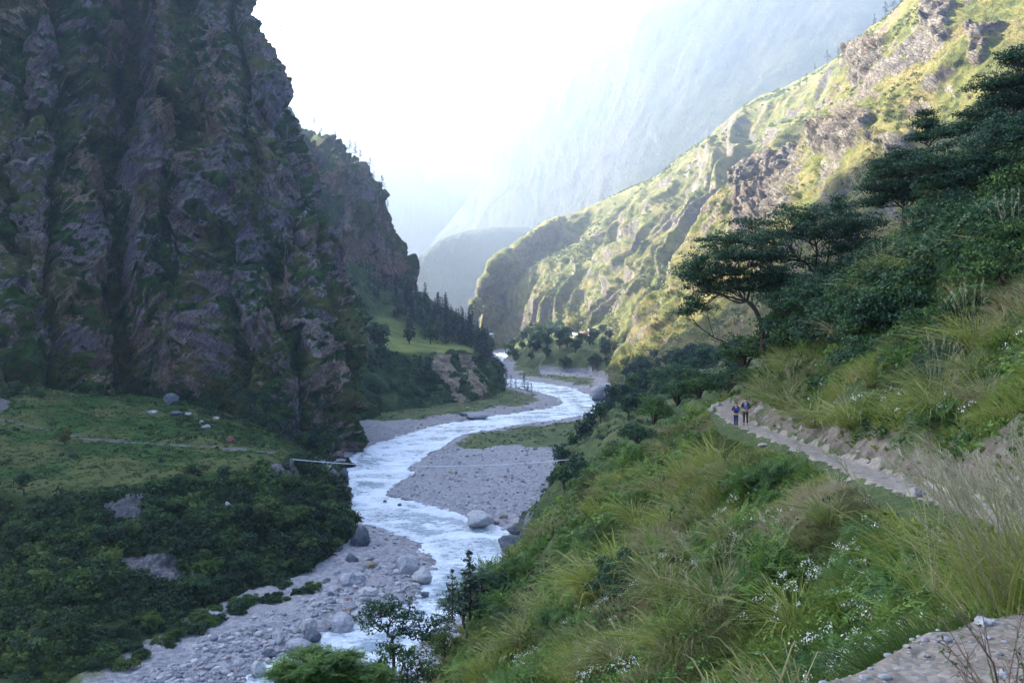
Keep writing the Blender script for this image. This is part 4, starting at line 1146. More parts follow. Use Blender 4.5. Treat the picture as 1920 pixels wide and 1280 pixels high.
for tries in range(4000):
    if n >= 110: break
    y = 22 + 85 * rng.random(); side = rng.random() < .55
    u = (1.9 + 34 * rng.random() ** .8) if side else -(1.6 + 17 * rng.random())
    if u > 0 and u < 2.4: continue
    x = float(trail_x(y)) + u; z, _ = on_hill([x], [y]); p = np.array([x, y, z[0]])
    if not in_view(p, 20, 40): continue
    if fbm(p[None] / 9, 2, 330)[0] < -.12 or hides_trail(p, 1.6, 1.1)[0]: continue
    d = float(dryness(p[None])[0])
    w = int(rng.choice([0, 2, 1, 3, 4], p=[.3, .2, .2, .2, .1] if d < .4 else [.1, .05, .3, .25, .3]))
    TUS.put(p - [0, 0, .1], rng.random() * 6.28, (.9 + .8 * rng.random()) * (1.15 if u > 0 else .95), 'tall arching grass tussock, one of many on the shaded hillside', 'tall grass tussocks', w)
    n += 1
for px, py, s, w, lab in (
  (1690, 1130, 1.25, 1, 'broad feathery pale green shrub beyond the near trail'),
  (1620, 1090, 1.0, 0, 'blue green feathery shrub left of the broad pale one'),
  (1770, 1120, 1.2, 0, 'dark feathery shrub right of the broad pale one'),
  (1640, 1020, 1.0, 2, 'feathery shrub below the trail bend'),
  (1420, 920, 1.6, 0, 'round leafy shrub on the mound under the hikers'),
  (1470, 900, 1.4, 2, 'dark shrub on the mound under the hikers')):
    p = at_px(px, py)
    if p is not None: FERN.put(p - [0, 0, .05], rng.random() * 6.28, s, lab, 'feathery shrubs', w)
n = 0
for tries in range(4000):
    if n >= 110: break
    y = 12 + 90 * rng.random() ** 1.2
    u = (2.6 + 34 * rng.random()) if rng.random() < .5 else -(1.6 + 18 * rng.random())
    x = float(trail_x(y)) + u; z, _ = on_hill([x], [y]); p = np.array([x, y, z[0]])
    if not in_view(p, 20, 40) or fbm(p[None] / 8, 2, 340)[0] < .0 or hides_trail(p, 1.0, .9)[0]: continue
    FERN.put(p - [0, 0, .1], rng.random() * 6.28, (.7 + .7 * rng.random()) * (.75 + y / 90), 'feathery green shrub, one of many among the hillside grass', 'feathery shrubs')
    n += 1
# dark bushes on the upper hill, in the hollows and along the crest
n = 0
for tries in range(6000):
    if n >= 110: break
    y = 34 + 76 * rng.random(); up = rng.random() < .72
    u = (4 + 40 * rng.random()) if up else -(6 + 16 * rng.random())
    x = float(trail_x(y)) + u; z, _ = on_hill([x], [y]); p = np.array([x, y, z[0]])
    px, py = to_px(p)
    if not in_view(p, 60, 80) or hides_trail(p, 2.0, 1.5)[0]: continue
    dark = np.exp(-(((px - 1850) / 120) ** 2 + ((py - 690) / 80) ** 2)) + np.exp(-(((px - 1580) / 110) ** 2 + ((py - 610) / 60) ** 2)) + (py < 430 + .0 * px) * .9 + np.exp(-(((px - 1300) / 70) ** 2 + ((py - 730) / 40) ** 2))
    if rng.random() > dark + .06: continue
    BUSH.put(p - [0, 0, .2], rng.random() * 6.28, .9 + .9 * rng.random(), 'dark green bush, one of many in the hillside scrub', 'hillside bushes')
    n += 1

# trees of the hillside ---------------------------------------------------------
def px_m(D): return D / F
def crown_targets(specs, D, n, rng, dy=1.0):
    """specs: (px, py, half width px, half height px[, depth offset m]) lens shaped layers of the crown"""
    out = []
    tot = sum(s[2] * s[3] for s in specs)
    for s in specs:
        m = max(3, int(n * s[2] * s[3] / tot)); off = s[4] if len(s) > 4 else 0
        d = unit(rng.normal(size=(m, 3))) * rng.random((m, 1)) ** .4
        d[:, 2] = np.where(d[:, 2] < 0, d[:, 2] * .45, d[:, 2])
        c = P(s[0], s[1], D) + np.array([0, off, 0])
        out.append(c + d * np.array([s[2] * px_m(D), s[2] * px_m(D) * dy, s[3] * px_m(D)]))
    return np.concatenate(out)
def feather_tree(name, label, rootpx, rootD, specs, D, n, seed, L=1.1, per=13, tint=.35, trunk=None, mat=None, cat='tree', group=None, rt=.014, droop=.25, nleaf=7, bend=.12, leafy=None, dens=1):
    r = np.random.default_rng(seed)
    base = P(rootpx[0], rootpx[1], rootD)
    hz_, _ = on_hill([base[0]], [base[1]])
    base[2] = min(base[2], hz_[0]) - .3 if rootD < 130 else base[2]
    if not leafy: n, per = int(n * 1.9), int(per * 1.15)
    T = crown_targets([(s[0], s[1], s[2], s[3] * 1.0) + tuple(s[4:]) for s in specs] if not leafy else specs, D, n, r)
    tr = [base] + [P(*t) for t in (trunk or [])]
    polys = branch_net(None, T - [0, 0, .25], rt, bend, r, trunk=tr, power=.48, fan=(.62 if name == 'umbrella_tree' else .25))
    o = base.copy()
    polys = [(p - o, q) for p, q in polys]
    if name == 'umbrella_tree':
        rr_ = .52 + .36 * r.random(len(T))
        CV_ = leaf_cloud(T - o, np.stack([rr_ * 1.35, rr_ * 1.35, rr_ * .55], -1), 66, .23, r, hollow=.15, aspect=.42, tint=np.clip(tint + r.normal(size=len(T)) * .16, 0, 1), up=.9)
    elif leafy: CV_ = leaf_cloud(T - o, np.full((len(T), 3), L) * [1, 1, .6], per, leafy, r, hollow=.2, aspect=.5, tint=np.clip(tint + r.normal(size=len(T)) * .13, 0, 1))
    else: CV_ = fronds(T - o, per, L, r, np.clip(tint + r.normal(size=len(T)) * .14, 0, 1), nleaf=nleaf, droop=droop, width=.34, flat=.3)
    t = thing_tree(name, o, tubes(polys, 6), CV_, label, cat, group, leaf=mat)
    return t
feather_tree('umbrella_tree', 'spreading umbrella shaped tree with bare forked limbs above the hikers', (1440, 672), 82,
  [(1385,478,95,26), (1305,520,42,24), (1340,505,70,24), (1300,575,32,20,-1), (1440,520,70,34,1), (1420,455,60,22), (1375,540,80,26,1.5), (1480,545,50,30), (1290,590,26,12), (1345,450,40,14)], 82, 230, 41,
  trunk=[(1430,652,82)], tint=.34, per=15)
feather_tree('umbrella_tree', 'taller umbrella tree standing behind and right of the spreading one', (1556, 660), 86,
  [(1470,440,90,26), (1405,418,52,10), (1540,430,80,42), (1500,405,60,26), (1600,460,60,40), (1440,480,50,26), (1578,385,28,26), (1610,420,50,26), (1560,500,70,34), (1640,480,50,34)], 86, 230, 42,
  trunk=[(1550,600,86), (1546,540,86)], tint=.38, per=15)
feather_tree('umbrella_tree', 'low layered tree with bluish leaves right of the umbrella tree trunk', (1540, 690), 78,
  [(1500,570,80,30), (1530,620,80,32), (1470,610,50,24), (1580,580,55,36), (1540,540,70,26), (1600,630,50,30)], 78, 220, 43, trunk=[(1530,650,78)], tint=.42, per=14)
feather_tree('umbrella_tree', 'small dark tree on the hill crest reaching over the sunny slope', (1700, 420), 88,
  [(1680,325,56,22), (1650,352,40,20), (1700,292,42,18), (1665,310,36,14), (1700,365,60,28), (1640,380,34,16), (1740,340,50,30)], 88, 180, 44, trunk=[(1695,390,88)], tint=.3)
feather_tree('umbrella_tree', 'large dark tree with level boughs at the upper right', (1900, 480), 70,
  [(1840,300,100,46), (1790,340,80,40), (1880,380,100,46), (1770,400,70,34), (1900,250,70,40), (1850,430,100,34), (1950,330,80,60), (1740,310,50,26), (1760,440,60,26)], 70, 420, 45, trunk=[(1905,440,70), (1900,410,70)], tint=.3, per=15)
feather_tree('umbrella_tree', 'dark tree at the top right corner with level sprays over the ridge', (1925, 330), 84,
  [(1870,160,56,20), (1840,215,44,14), (1900,190,60,34), (1910,110,40,26), (1820,240,34,12), (1870,235,60,24), (1940,150,60,50), (1780,250,34,14)], 84, 260, 46, trunk=[(1915,290,84), (1905,250,84)], tint=.3)
feather_tree('umbrella_tree', 'thin young tree poking above the crest beside the rock', (1740, 300), 92,
  [(1740,235,22,14), (1725,260,24,10), (1760,250,22,12), (1735,215,14,8)], 92, 50, 47, trunk=[(1742,275,92)], tint=.3)
# trees in front of the river
feather_tree('broadleaf_tree', 'dark broadleaf tree with forked trunk in front of the river', (742, 1262), 64,
  [(700,1150,36,22), (760,1150,44,24), (725,1135,30,16), (790,1185,32,24), (690,1175,26,14), (830,1170,30,18), (745,1178,40,16)], 64, 150, 48, L=.42, per=20, leafy=.20,
  trunk=[(738,1232,64), (732,1210,64)], tint=.38, mat=M_DARK, bend=.18)
feather_tree('broadleaf_tree', 'leafy lower tree below the forked broadleaf tree', (760, 1320), 56,
  [(735,1225,34,24), (770,1235,40,26), (720,1260,26,24), (800,1260,34,26), (760,1280,50,26)], 56, 110, 49, L=.4, per=20, leafy=.2, trunk=[(755,1290,56)], tint=.5, mat=M_BUSH)
feather_tree('feathery_tree', 'flat feathery green tree crown at the bottom edge by the water', (610, 1350), 52,
  [(590,1240,62,14), (640,1262,70,14), (540,1262,40,12), (600,1282,80,16), (690,1270,44,14), (655,1228,22,7)], 52, 190, 50, L=.6, per=14, trunk=[(608,1310,52)], tint=.62, mat=M_FERN, droop=.2)
feather_tree('feathery_tree', 'slender feathery bush on the crest before the river', (860, 1150), 72,
  [(900,1085,30,18), (935,1090,30,16), (870,1110,30,14), (860,1130,40,16)], 72, 60, 51, L=.6, per=12, tint=.4, mat=M_DARK)
def pine_mesh(h, r0, tiers, rng, per=9, leaf=.5, narrow=1.0, bare=.12):
    polys = [(np.array([[0, 0, -.4], [0.05 * h * .2, 0, h * .5], [0, 0, h]]), np.array([r0 * .09, r0 * .055, .01 * h * .3]))]
    C, Nn, S = [], [], []
    for k in range(tiers):
        f = k / (tiers - 1); z = h * (bare + (1 - bare) * f); R_ = r0 * narrow * (1 - f) ** .8 * (.8 + .4 * rng.random()) + .03 * h
        nb = max(4, int(7 * (1 - f * .4)))
        for b in range(nb):
            a = rng.random() * 6.28; rr = R_ * (.7 + .45 * rng.random())
            d = np.array([math.cos(a), math.sin(a), 0])
            tip = np.array([0, 0, z]) + d * rr + np.array([0, 0, -.12 * rr + .05 * h * f])
            polys.append((np.array([[0, 0, z], tip * .6 + np.array([0, 0, z]) * .4, tip]), np.array([.02, .013, .006]) * r0))
            for q in range(per):
                g = .25 + .75 * rng.random()
                C.append(np.array([0, 0, z]) * (1 - g) + tip * g + rng.normal(size=3) * .07 * r0); Nn.append(unit(np.array([0, 0, 1.]) + rng.normal(size=3) * .6)); S.append(leaf * (.6 + .7 * rng.random()) * r0 * .38)
    V, Fq = leaf_quads(np.array(C), np.array(Nn), np.array(S), np.array(S) * .55, rng)
    T = np.repeat(np.clip(.4 + rng.normal(size=len(C)) * .2, 0, 1), 4)
    return tubes(polys, 4), (V, Fq, T)
# small pine by the river crest
rp = np.random.default_rng(52)
pt_ = P(880, 1150, 66)
tm, cm = pine_mesh(3.9, 1.25, 9, rp, per=16, leaf=.55, narrow=.9)
thing_tree('young_pine', pt_, tm, cm, 'young pine with candle top against the river', 'pine tree', leaf=M_PINE)
tm, cm = pine_mesh(2.6, .8, 7, rp, per=14, leaf=.55)
thing_tree('young_pine', P(848, 1150, 63), tm, cm, 'smaller young pine left of the candle topped one', 'pine tree', leaf=M_PINE)
# bushes along the crest, traced
for px, py, D, s, lab in ((1470,640,86,2.3,'dark bush just right of the umbrella tree foot'),(1520,650,84,2.2,'second dark bush right of the umbrella tree foot'),(1500,600,90,2.4,'dark bush behind the low layered tree'),(1580,640,84,2.2,'dark bush at the foot of the taller umbrella tree'),(1395,655,92,2.0,'dark bush behind the umbrella tree foot'),(1225,760,100,1.7,'dark bush on the crest where the slope meets the valley floor'), (1195,800,98,1.5,'dark bush on the crest just below the topmost one'),
  (1270,725,100,1.7,'dark bush left of the trail bend'), (1310,712,98,1.7,'dark rounded bush under the umbrella tree'), (1150,840,96,1.3,'bush on the crest at the end of the cable'),
  (1365,700,92,1.6,'dark bush at the foot of the umbrella tree'), (1400,700,90,1.5,'dark bush between the umbrella tree and the trail'),
  (1030,985,84,1.2,'leafy bush on the crest beside the grey boulder'), (1060,945,88,1.2,'leafy bush upslope of the one by the grey boulder'), (965,1062,78,1.1,'grey green bush at the river edge of the crest'),
  (905,1130,72,1.4,'dark bush right of the young pine'), (945,1120,74,1.2,'dark bush on the crest right of the pine pair'), (835,1195,66,1.2,'olive bush between the forked tree and the pine'), (1000,1040,80,1.0,'small bush overhanging the dark boulder')):
    BUSH.put(P(px, py + 22, D), rng.random() * 6.28, s, lab, 'bushes on the slope crest')
# leaning dry grasses that hang into the view from the right
r = np.random.default_rng(61)
for i, (px, D, h, lab) in enumerate(((1975, 8.0, 1.15, 'dry feathery grass clump leaning in from the right edge, highest of three'), (1925, 10.5, .9, 'dry feathery grass clump bending over the hidden part of the trail'), (1990, 6.4, .85, 'grey seed headed grass clump low at the right edge'))):
    x = (px - CX) / F * D; z, _ = on_hill([x], [D])
    root = tag(empty('seeding_grass', (x, D, z[0])), lab, 'grass clump')
    b = np.concatenate([r.normal(size=(26, 2)) * .28, np.zeros((26, 1))], 1)
    V, Fc, t, d = blades(b, 20, h, .007, .8, r, .7, .22, down=np.array([-.6, -.2, .1]))
    make_mesh('leaves', V, Fc, M_GRASS, parent=root, attrs={'tint': t, 'dry': d})
    V, Fq, T = plume_heads(b + [0, 0, 0], 2, h * 1.1, r, head=.3, fluff=60)
    V = V + np.array([-.22, -.05, 0]) * (np.clip(V[:, 2:3], 0, 9) / h) ** 2 * h
    make_mesh('plumes', V, Fq, M_PLUME, parent=root, attrs={'tint': T})
# ------------------------------------------------------------------ valley trees
def mk_round_tree(seed, R=1.0, tint=.4, mat=None, tall=1.0, lobes=15, per=34):
    r = np.random.default_rng(seed)
    d = unit(r.normal(size=(lobes, 3)))
    c = d * np.array([.62, .62, .62 * tall]) * (.35 + .65 * r.random((lobes, 1))) + np.array([0, 0, .95 * tall + .15])
    rad = .26 + .2 * r.random(lobes)
    CVm = leaf_cloud(c, np.stack([rad, rad, rad * .8], -1), per, .22, r, hollow=.35, tint=np.clip(tint + r.normal(size=lobes) * .16, 0, 1))
    polys = branch_net(None, c * [.8, .8, .9], .028, .1, r, trunk=[np.array([0, 0, -.25]), np.array([0, 0, .3])])
    return thing_tree('valley_tree', (0, 0, 0), tubes(polys, 4), CVm, 'leafy valley tree', 'tree', leaf=mat or M_BUSH)
def mk_pine_tree(seed, narrow=1.0, tiers=11, bare=.10, per=8, mat=None, name='pine_tree'):
    r = np.random.default_rng(seed)
    tm, cm = pine_mesh(2.6, .62, tiers, r, per=per, leaf=.75, narrow=narrow, bare=bare)
    return thing_tree(name, (0, 0, 0), tm, cm, 'pine tree', 'pine tree', leaf=mat or M_PINE)
PINE = Kind([mk_pine_tree(61), mk_pine_tree(62, 1.15), mk_pine_tree(63, .85), mk_pine_tree(64, 1.0, 9)])
SPARSE = Kind([mk_pine_tree(65, 1.1, 7, .45, 6), mk_pine_tree(66, 1.3, 6, .5, 7), mk_pine_tree(67, .9, 8, .35, 5)])
ROUND = Kind([mk_round_tree(71, tint=.3, mat=M_DARK), mk_round_tree(72, tint=.45), mk_round_tree(73, tint=.25, mat=M_DARK, tall=1.25), mk_round_tree(74, tint=.4, tall=.85)])
LIME = Kind([mk_round_tree(75, tint=.5, mat=M_LIME), mk_round_tree(76, tint=.65, mat=M_LIME, tall=1.2)])

rng = np.random.default_rng(123)
TPX = CX + TERR_G[..., 0] / TERR_G[..., 1] * F; TPY = CY - (TERR_G[..., 2] - EYE) / TERR_G[..., 1] * F
w = cell_area(TERR_G) * (TPX > 690) * (TERR_TR > 4.9) * (TERR_TR < 7.3) * (1 - (TPX < 760) * (TERR_TR < 6.2))
w = w + cell_area(TERR_G) * (TPX > 895) * (TERR_TR > 3.0) * (TERR_TR < 5) * 2
pts, _ = pick(TERR_G, w, 170, rng)
for p in pts[np.argsort(-pts[:, 1])]:
    PINE.put(p, rng.random() * 6.28, 5.0 + 3.6 * rng.random(), 'dark pine in the wood above the grassy terrace, one of many', 'pines of the wood above the terrace')
for px, py, D, s, lab in ((768,648,870,8.5,'lone leafy tree on the terrace meadow near its edge'), (807,642,890,7.5,'lone leafy tree on the terrace meadow beside the pine wood'), (712,668,800,12,'dark tree clump between the cliff and the terrace meadow'),
   (702,645,820,12,'dark tree behind the clump between cliff and terrace'), (705,700,760,11,'dark tree against the cliff below the terrace rim'), (716,640,905,9,'bushy tree on the grass above the terrace'), (745,606,985,8,'pale bushy tree at the upper end of the meadow'), (722,590,1000,9,'bushy tree on the slope above the meadow')):
    ROUND.put(P(px, py, D), rng.random() * 6.28, s, lab, 'leafy trees on the terrace')
for px, py, h, lab in ((949,724,5.4,'tall young conifer on the gravel spit, nearest the terrace'), (958,726,4.2,'second conifer on the gravel spit'), (967,728,3.2,'small conifer between the taller ones on the spit'), (983,731,5.6,'tallest conifer of the pair on the gravel spit'), (990,735,3.2,'small conifer beside the tallest on the spit'), (996,737,3.4,'outermost conifer on the gravel spit'), (930,722,5,'conifer under the terrace corner'), (940,736,3.5,'short conifer below the terrace corner'), (905,745,4.5,'conifer at the foot of the stony slide'), (918,700,6,'conifer on the shoulder of the terrace corner')):
    g = ground_pt(px, py, 1.5); PINE.put(g, rng.random() * 6.28, h * .95, lab, 'young conifers on the gravel spit')
for px, py, D, s, lab in ((589,234,1200,5,'wispy pine where the cliff meets the ridge skyline'), (602,252,1190,5,'small pine on the ridge skyline beside the cliff'), (628,268,1180,6.5,'round headed pine on the ridge skyline'), (640,276,1180,3.5,'tiny pine right of the round headed one'),
   (656,288,1180,7,'broad pine on the ridge skyline'), (666,290,1180,7,'pine touching the broad one on the ridge skyline'), (675,296,1180,5,'thin pine right of the touching pair'), (694,316,1180,6,'pine halfway down the ridge skyline'), (701,336,1175,5,'pine just below the halfway one on the ridge'), (716,358,1170,8,'dark pine leaning out from the ridge'), (722,374,1170,6,'pine below the leaning one on the ridge'), (727,386,1165,4,'lowest small pine on the ridge edge'),
   (527,66,660,4.2,'lone pine sprouting from the cliff edge against the sky'), (518,50,655,3,'small pine above the lone one on the cliff edge')):
    SPARSE.put(P(px, py + 6, D), rng.random() * 6.28, s, lab, 'pines on the skyline')
for px, py, D, s in ((1512,150,1600,6),(1500,158,1600,5),(1551,112,1560,7),(1580,98,1500,7),(1590,92,1500,6),(1572,104,1500,6),(1440,200,1750,5),(1395,205,1800,6),(1352,258,1850,6),(1640,48,1350,7),(1660,28,1350,8),(1676,18,1300,7),(1690,12,1300,6),(1470,176,1700,5),(1620,74,1400,5),(1528,128,1600,5)):
    SPARSE.put(P(px, py + 6, D), rng.random() * 6.28, s, 'small pine on the crest of the sunlit slope, one of several', 'pines on the sunlit crest')
# bench and banks of the right side
def g3(x, y):
    z, out, b = ground_height(np.array([x]), np.array([y])); return np.array([x, y, z[0]]), out[0], b[0]
n = 0
for tries in range(5000):
    if n >= 120: break
    D = 900 + 650 * rng.random(); px = 930 + 330 * rng.random(); x = (px - CX) / F * D
    p, out, b = g3(x, D)
    if b < 2 or b > 150: continue
    if 1175 < px < 1262 and D > 1080 and b > 30: continue
    if 1062 < px < 1250 and D > 1120 and rng.random() < .75: continue
    lit = px > 1150 and D > 980  # trees here mostly get the lighter leaf colour, standing in for sunlight
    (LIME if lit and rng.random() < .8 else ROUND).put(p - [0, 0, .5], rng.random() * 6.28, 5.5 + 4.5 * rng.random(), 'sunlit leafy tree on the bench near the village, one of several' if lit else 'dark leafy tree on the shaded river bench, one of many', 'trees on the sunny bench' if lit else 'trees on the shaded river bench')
    n += 1
for px, py, s, lab in ((1005,640,15,'tall dark tree rising above the river bench'), (1015,636,13,'dark tree joined to the tall one above the river bench'), (960,650,9,'dark tree at the river bend below the far slope'), (948,655,8,'dark tree beside the far river reach'), (966,662,8,'bushy dark tree over the far river reach')):
    ROUND.put(P(px, py + 6, 1350), rng.random() * 6.28, s, lab, 'trees on the shaded river bench')
n = 0
for tries in range(9000):
    if n >= 150: break
    D = 190 + 710 * rng.random() ** 1.1; x = rng.random() * 190 - 5
    p, out, b = g3(x, D)
    if b < 1.5: continue
    px, py = to_px(p)
    if not (930 < px < 1480) or py > 1150: continue
    if b > 75: continue
    ROUND.put(p - [0, 0, .4], rng.random() * 6.28, 2.4 + D / 220. + 1.8 * rng.random(), 'dark leafy tree on the steep river bank, one of many', 'trees on the steep river bank')
    n += 1

BK = Kind([mk_bush(31, M_BUSH, .35, leaf=.22, name='bank_bush'), mk_bush(32, M_BUSH, .62, leaf=.22, name='bank_bush'), mk_bush(33, M_DARK, .4, leaf=.24, name='bank_bush'), mk_bush(34, M_BUSH, .8, leaf=.2, name='bank_bush', squash=.6)])
rng = np.random.default_rng(321)
pts, _ = pick(LB_G, LBW, 130, rng)
for p in pts:
    t_ = fbm(p[None] / 25, 2, 9)[0]
    BK.put(p, rng.random() * 6.28, 1.4 + 1.7 * rng.random(), 'dark green bush, one of many on the steep bank below the field', 'bushes on the bank below the field', int(rng.choice([0, 1, 2, 3], p=[.3, .15, .45, .1] if t_ < .05 else [.2, .35, .1, .35])))
pts, _ = pick(LB_G, LBW, 26, rng)
for p in pts:
    (ROUND if rng.random() < .75 else LIME).put(p - [0, 0, .5], rng.random() * 6.28, 2.4 + 2.2 * rng.random(), 'small leafy tree rising from the bushes of the bank, one of several', 'small trees on the bank below the field')
for px, py, D, s, kd, lab in ((362,905,322,4.2,ROUND,'round dark tree at the rim of the field'),(122,836,352,3.6,LIME,'small leaning tree on the field by the path'),(45,925,285,3.6,ROUND,'dark round bush at the field rim near the picture edge'),(330,1200,238,3.2,BK,'bright green bush at the foot of the bank beside the gravel'),(385,1165,246,2.8,BK,'round bush right of the bright one at the foot of the bank'),(250,1150,246,2.6,BK,'leafy bush low on the bank left of the bright one'),(200,1246,224,2.2,BK,'small bright bush on the scree at the bottom'),
    (540,800,440,5,ROUND,'dark tree in the wooded corner between field and cliff'),(500,780,446,5,ROUND,'tree at the head of the wooded corner'),(566,838,440,4.2,ROUND,'tree nearest the river in the wooded corner'),(470,765,452,4.5,ROUND,'tree left of the wooded corner'),(300,650,500,5,LIME,'pale tree on the cliff foot above the field'),(520,745,460,5,ROUND,'tree high in the wooded corner')):
    g = P(px, py, D)
    kd.put(g, rng.random() * 6.28, s, lab, 'trees and bushes around the field', 1 if kd is BK else None)
n = 0
for tries in range(4000):
    if n >= 70: break
    px, py = 1420 + 500 * rng.random(), 330 + 330 * rng.random()
    if py < 1180 - .45 * px - 60 * (px > 1700) or py > 1450 - .5 * px: continue
    h = hill_hit(px, py)
    if h is None or hides_trail(h, 3, 2)[0]: continue
    BUSH.put(h - [0, 0, .4], rng.random() * 6.28, 1.5 + 1.1 * rng.random(), 'large dark bush under the trees of the upper hillside, one of many', 'dark bushes under the hillside trees'); n += 1
for k in range(70):
    px = 40 + 560 * rng.random(); py = np.interp(px, [0, 240, 400, 560, 640], [1290, 1240, 1155, 1108, 1055]) - 22 + 36 * rng.random()
    BK.put(ground_pt(px, py, 2), rng.random() * 6.28, .9 + 1.2 * rng.random(), 'low leafy bush where the bank meets the gravel, one of a row', 'bushes along the edge of the gravel')
# ------------------------------------------------------------------ stones
T = NT('river_stone', .85, .25)
p = T.pos()
inf = T.n.new('ShaderNodeObjectInfo')
sc_ = T.ramp(T.noise(p, 1.3, 6, .68, .3), [(.3, (.16,.16,.18)), (.52, (.31,.31,.325)), (.72, (.45,.445,.445))])
sc_ = T.mix(T.ramp(T.noise(p, .35, 3, .5), [(.55, (0,0,0)), (.75, (.5,.5,.5))]), sc_, (.27,.23,.19))
T.color(sc_); T.bump(T.noise(p, 2.5, 6, .7), .7, .25); M_STONE = T.m
def stone_mat(name, a, b, c):
    T = NT(name, .88, .2); p = T.pos()
    T.color(T.ramp(T.noise(p, 1.1, 6, .68, .3), [(.3, a), (.52, b), (.72, c)])); T.bump(T.noise(p, 2.5, 6, .7), .7, .25); return T.m
M_RUST = stone_mat('rusty_stone', (.07,.035,.025), (.15,.075,.05), (.22,.13,.09))
M_DARKSTONE = stone_mat('dark_stone', (.05,.055,.07), (.10,.11,.13), (.17,.175,.19))
M_PALE = stone_mat('pale_stone', (.22,.22,.23), (.38,.375,.37), (.50,.49,.47))
M_TAN = stone_mat('tan_stone', (.13,.105,.075), (.23,.19,.13), (.32,.275,.205))
def ico(sub):
    bm = bmesh.new(); bmesh.ops.create_icosphere(bm, subdivisions=sub, radius=1)
    V = np.array([v.co[:] for v in bm.verts]); Fc = np.array([[v.index for v in f.verts] for f in bm.faces]); bm.free(); return V, Fc
I3, I1 = ico(4), ico(2)
def rock_verts(base, seed, rough=.35, cuts=15):
    r = np.random.default_rng(seed); V = base.copy()
    for k in range(cuts):                      # flat broken faces
        n = unit(r.normal(size=3)); d = .52 + .36 * r.random()
        s = V @ n; V = V - np.maximum(s - d, 0)[:, None] * n * .85
    V = V * (1 + rough * .5 * fbm(V * 1.3 + seed, 4, seed)[:, None])
    return V
def boulder(px, py, wpx, hpx, lab, mat=None, D=None, z=None, asp=1.1, name='boulder', seed=0, group='boulders by the river', tilt=0, sink=.25):
    if D is None:
        g = ground_pt(px, py, .5 if z is None else z); D = g[1]
    g = P(px, py, D)
    W, H = wpx * D / F, hpx * D / F
    V = rock_verts(I3[0], seed) * np.array([W * .56, W * .5 * asp, H * .62])
    if tilt:
        c, s = math.cos(tilt), math.sin(tilt); V = V @ np.array([[c, 0, -s], [0, 1, 0], [s, 0, c]])
    o = make_mesh(name, V, I3[1], mat or M_STONE, smooth=False, loc=g + [0, 0, H * (.5 - sink * .5)])
    return tag(o, lab, name.replace('_', ' '), group)
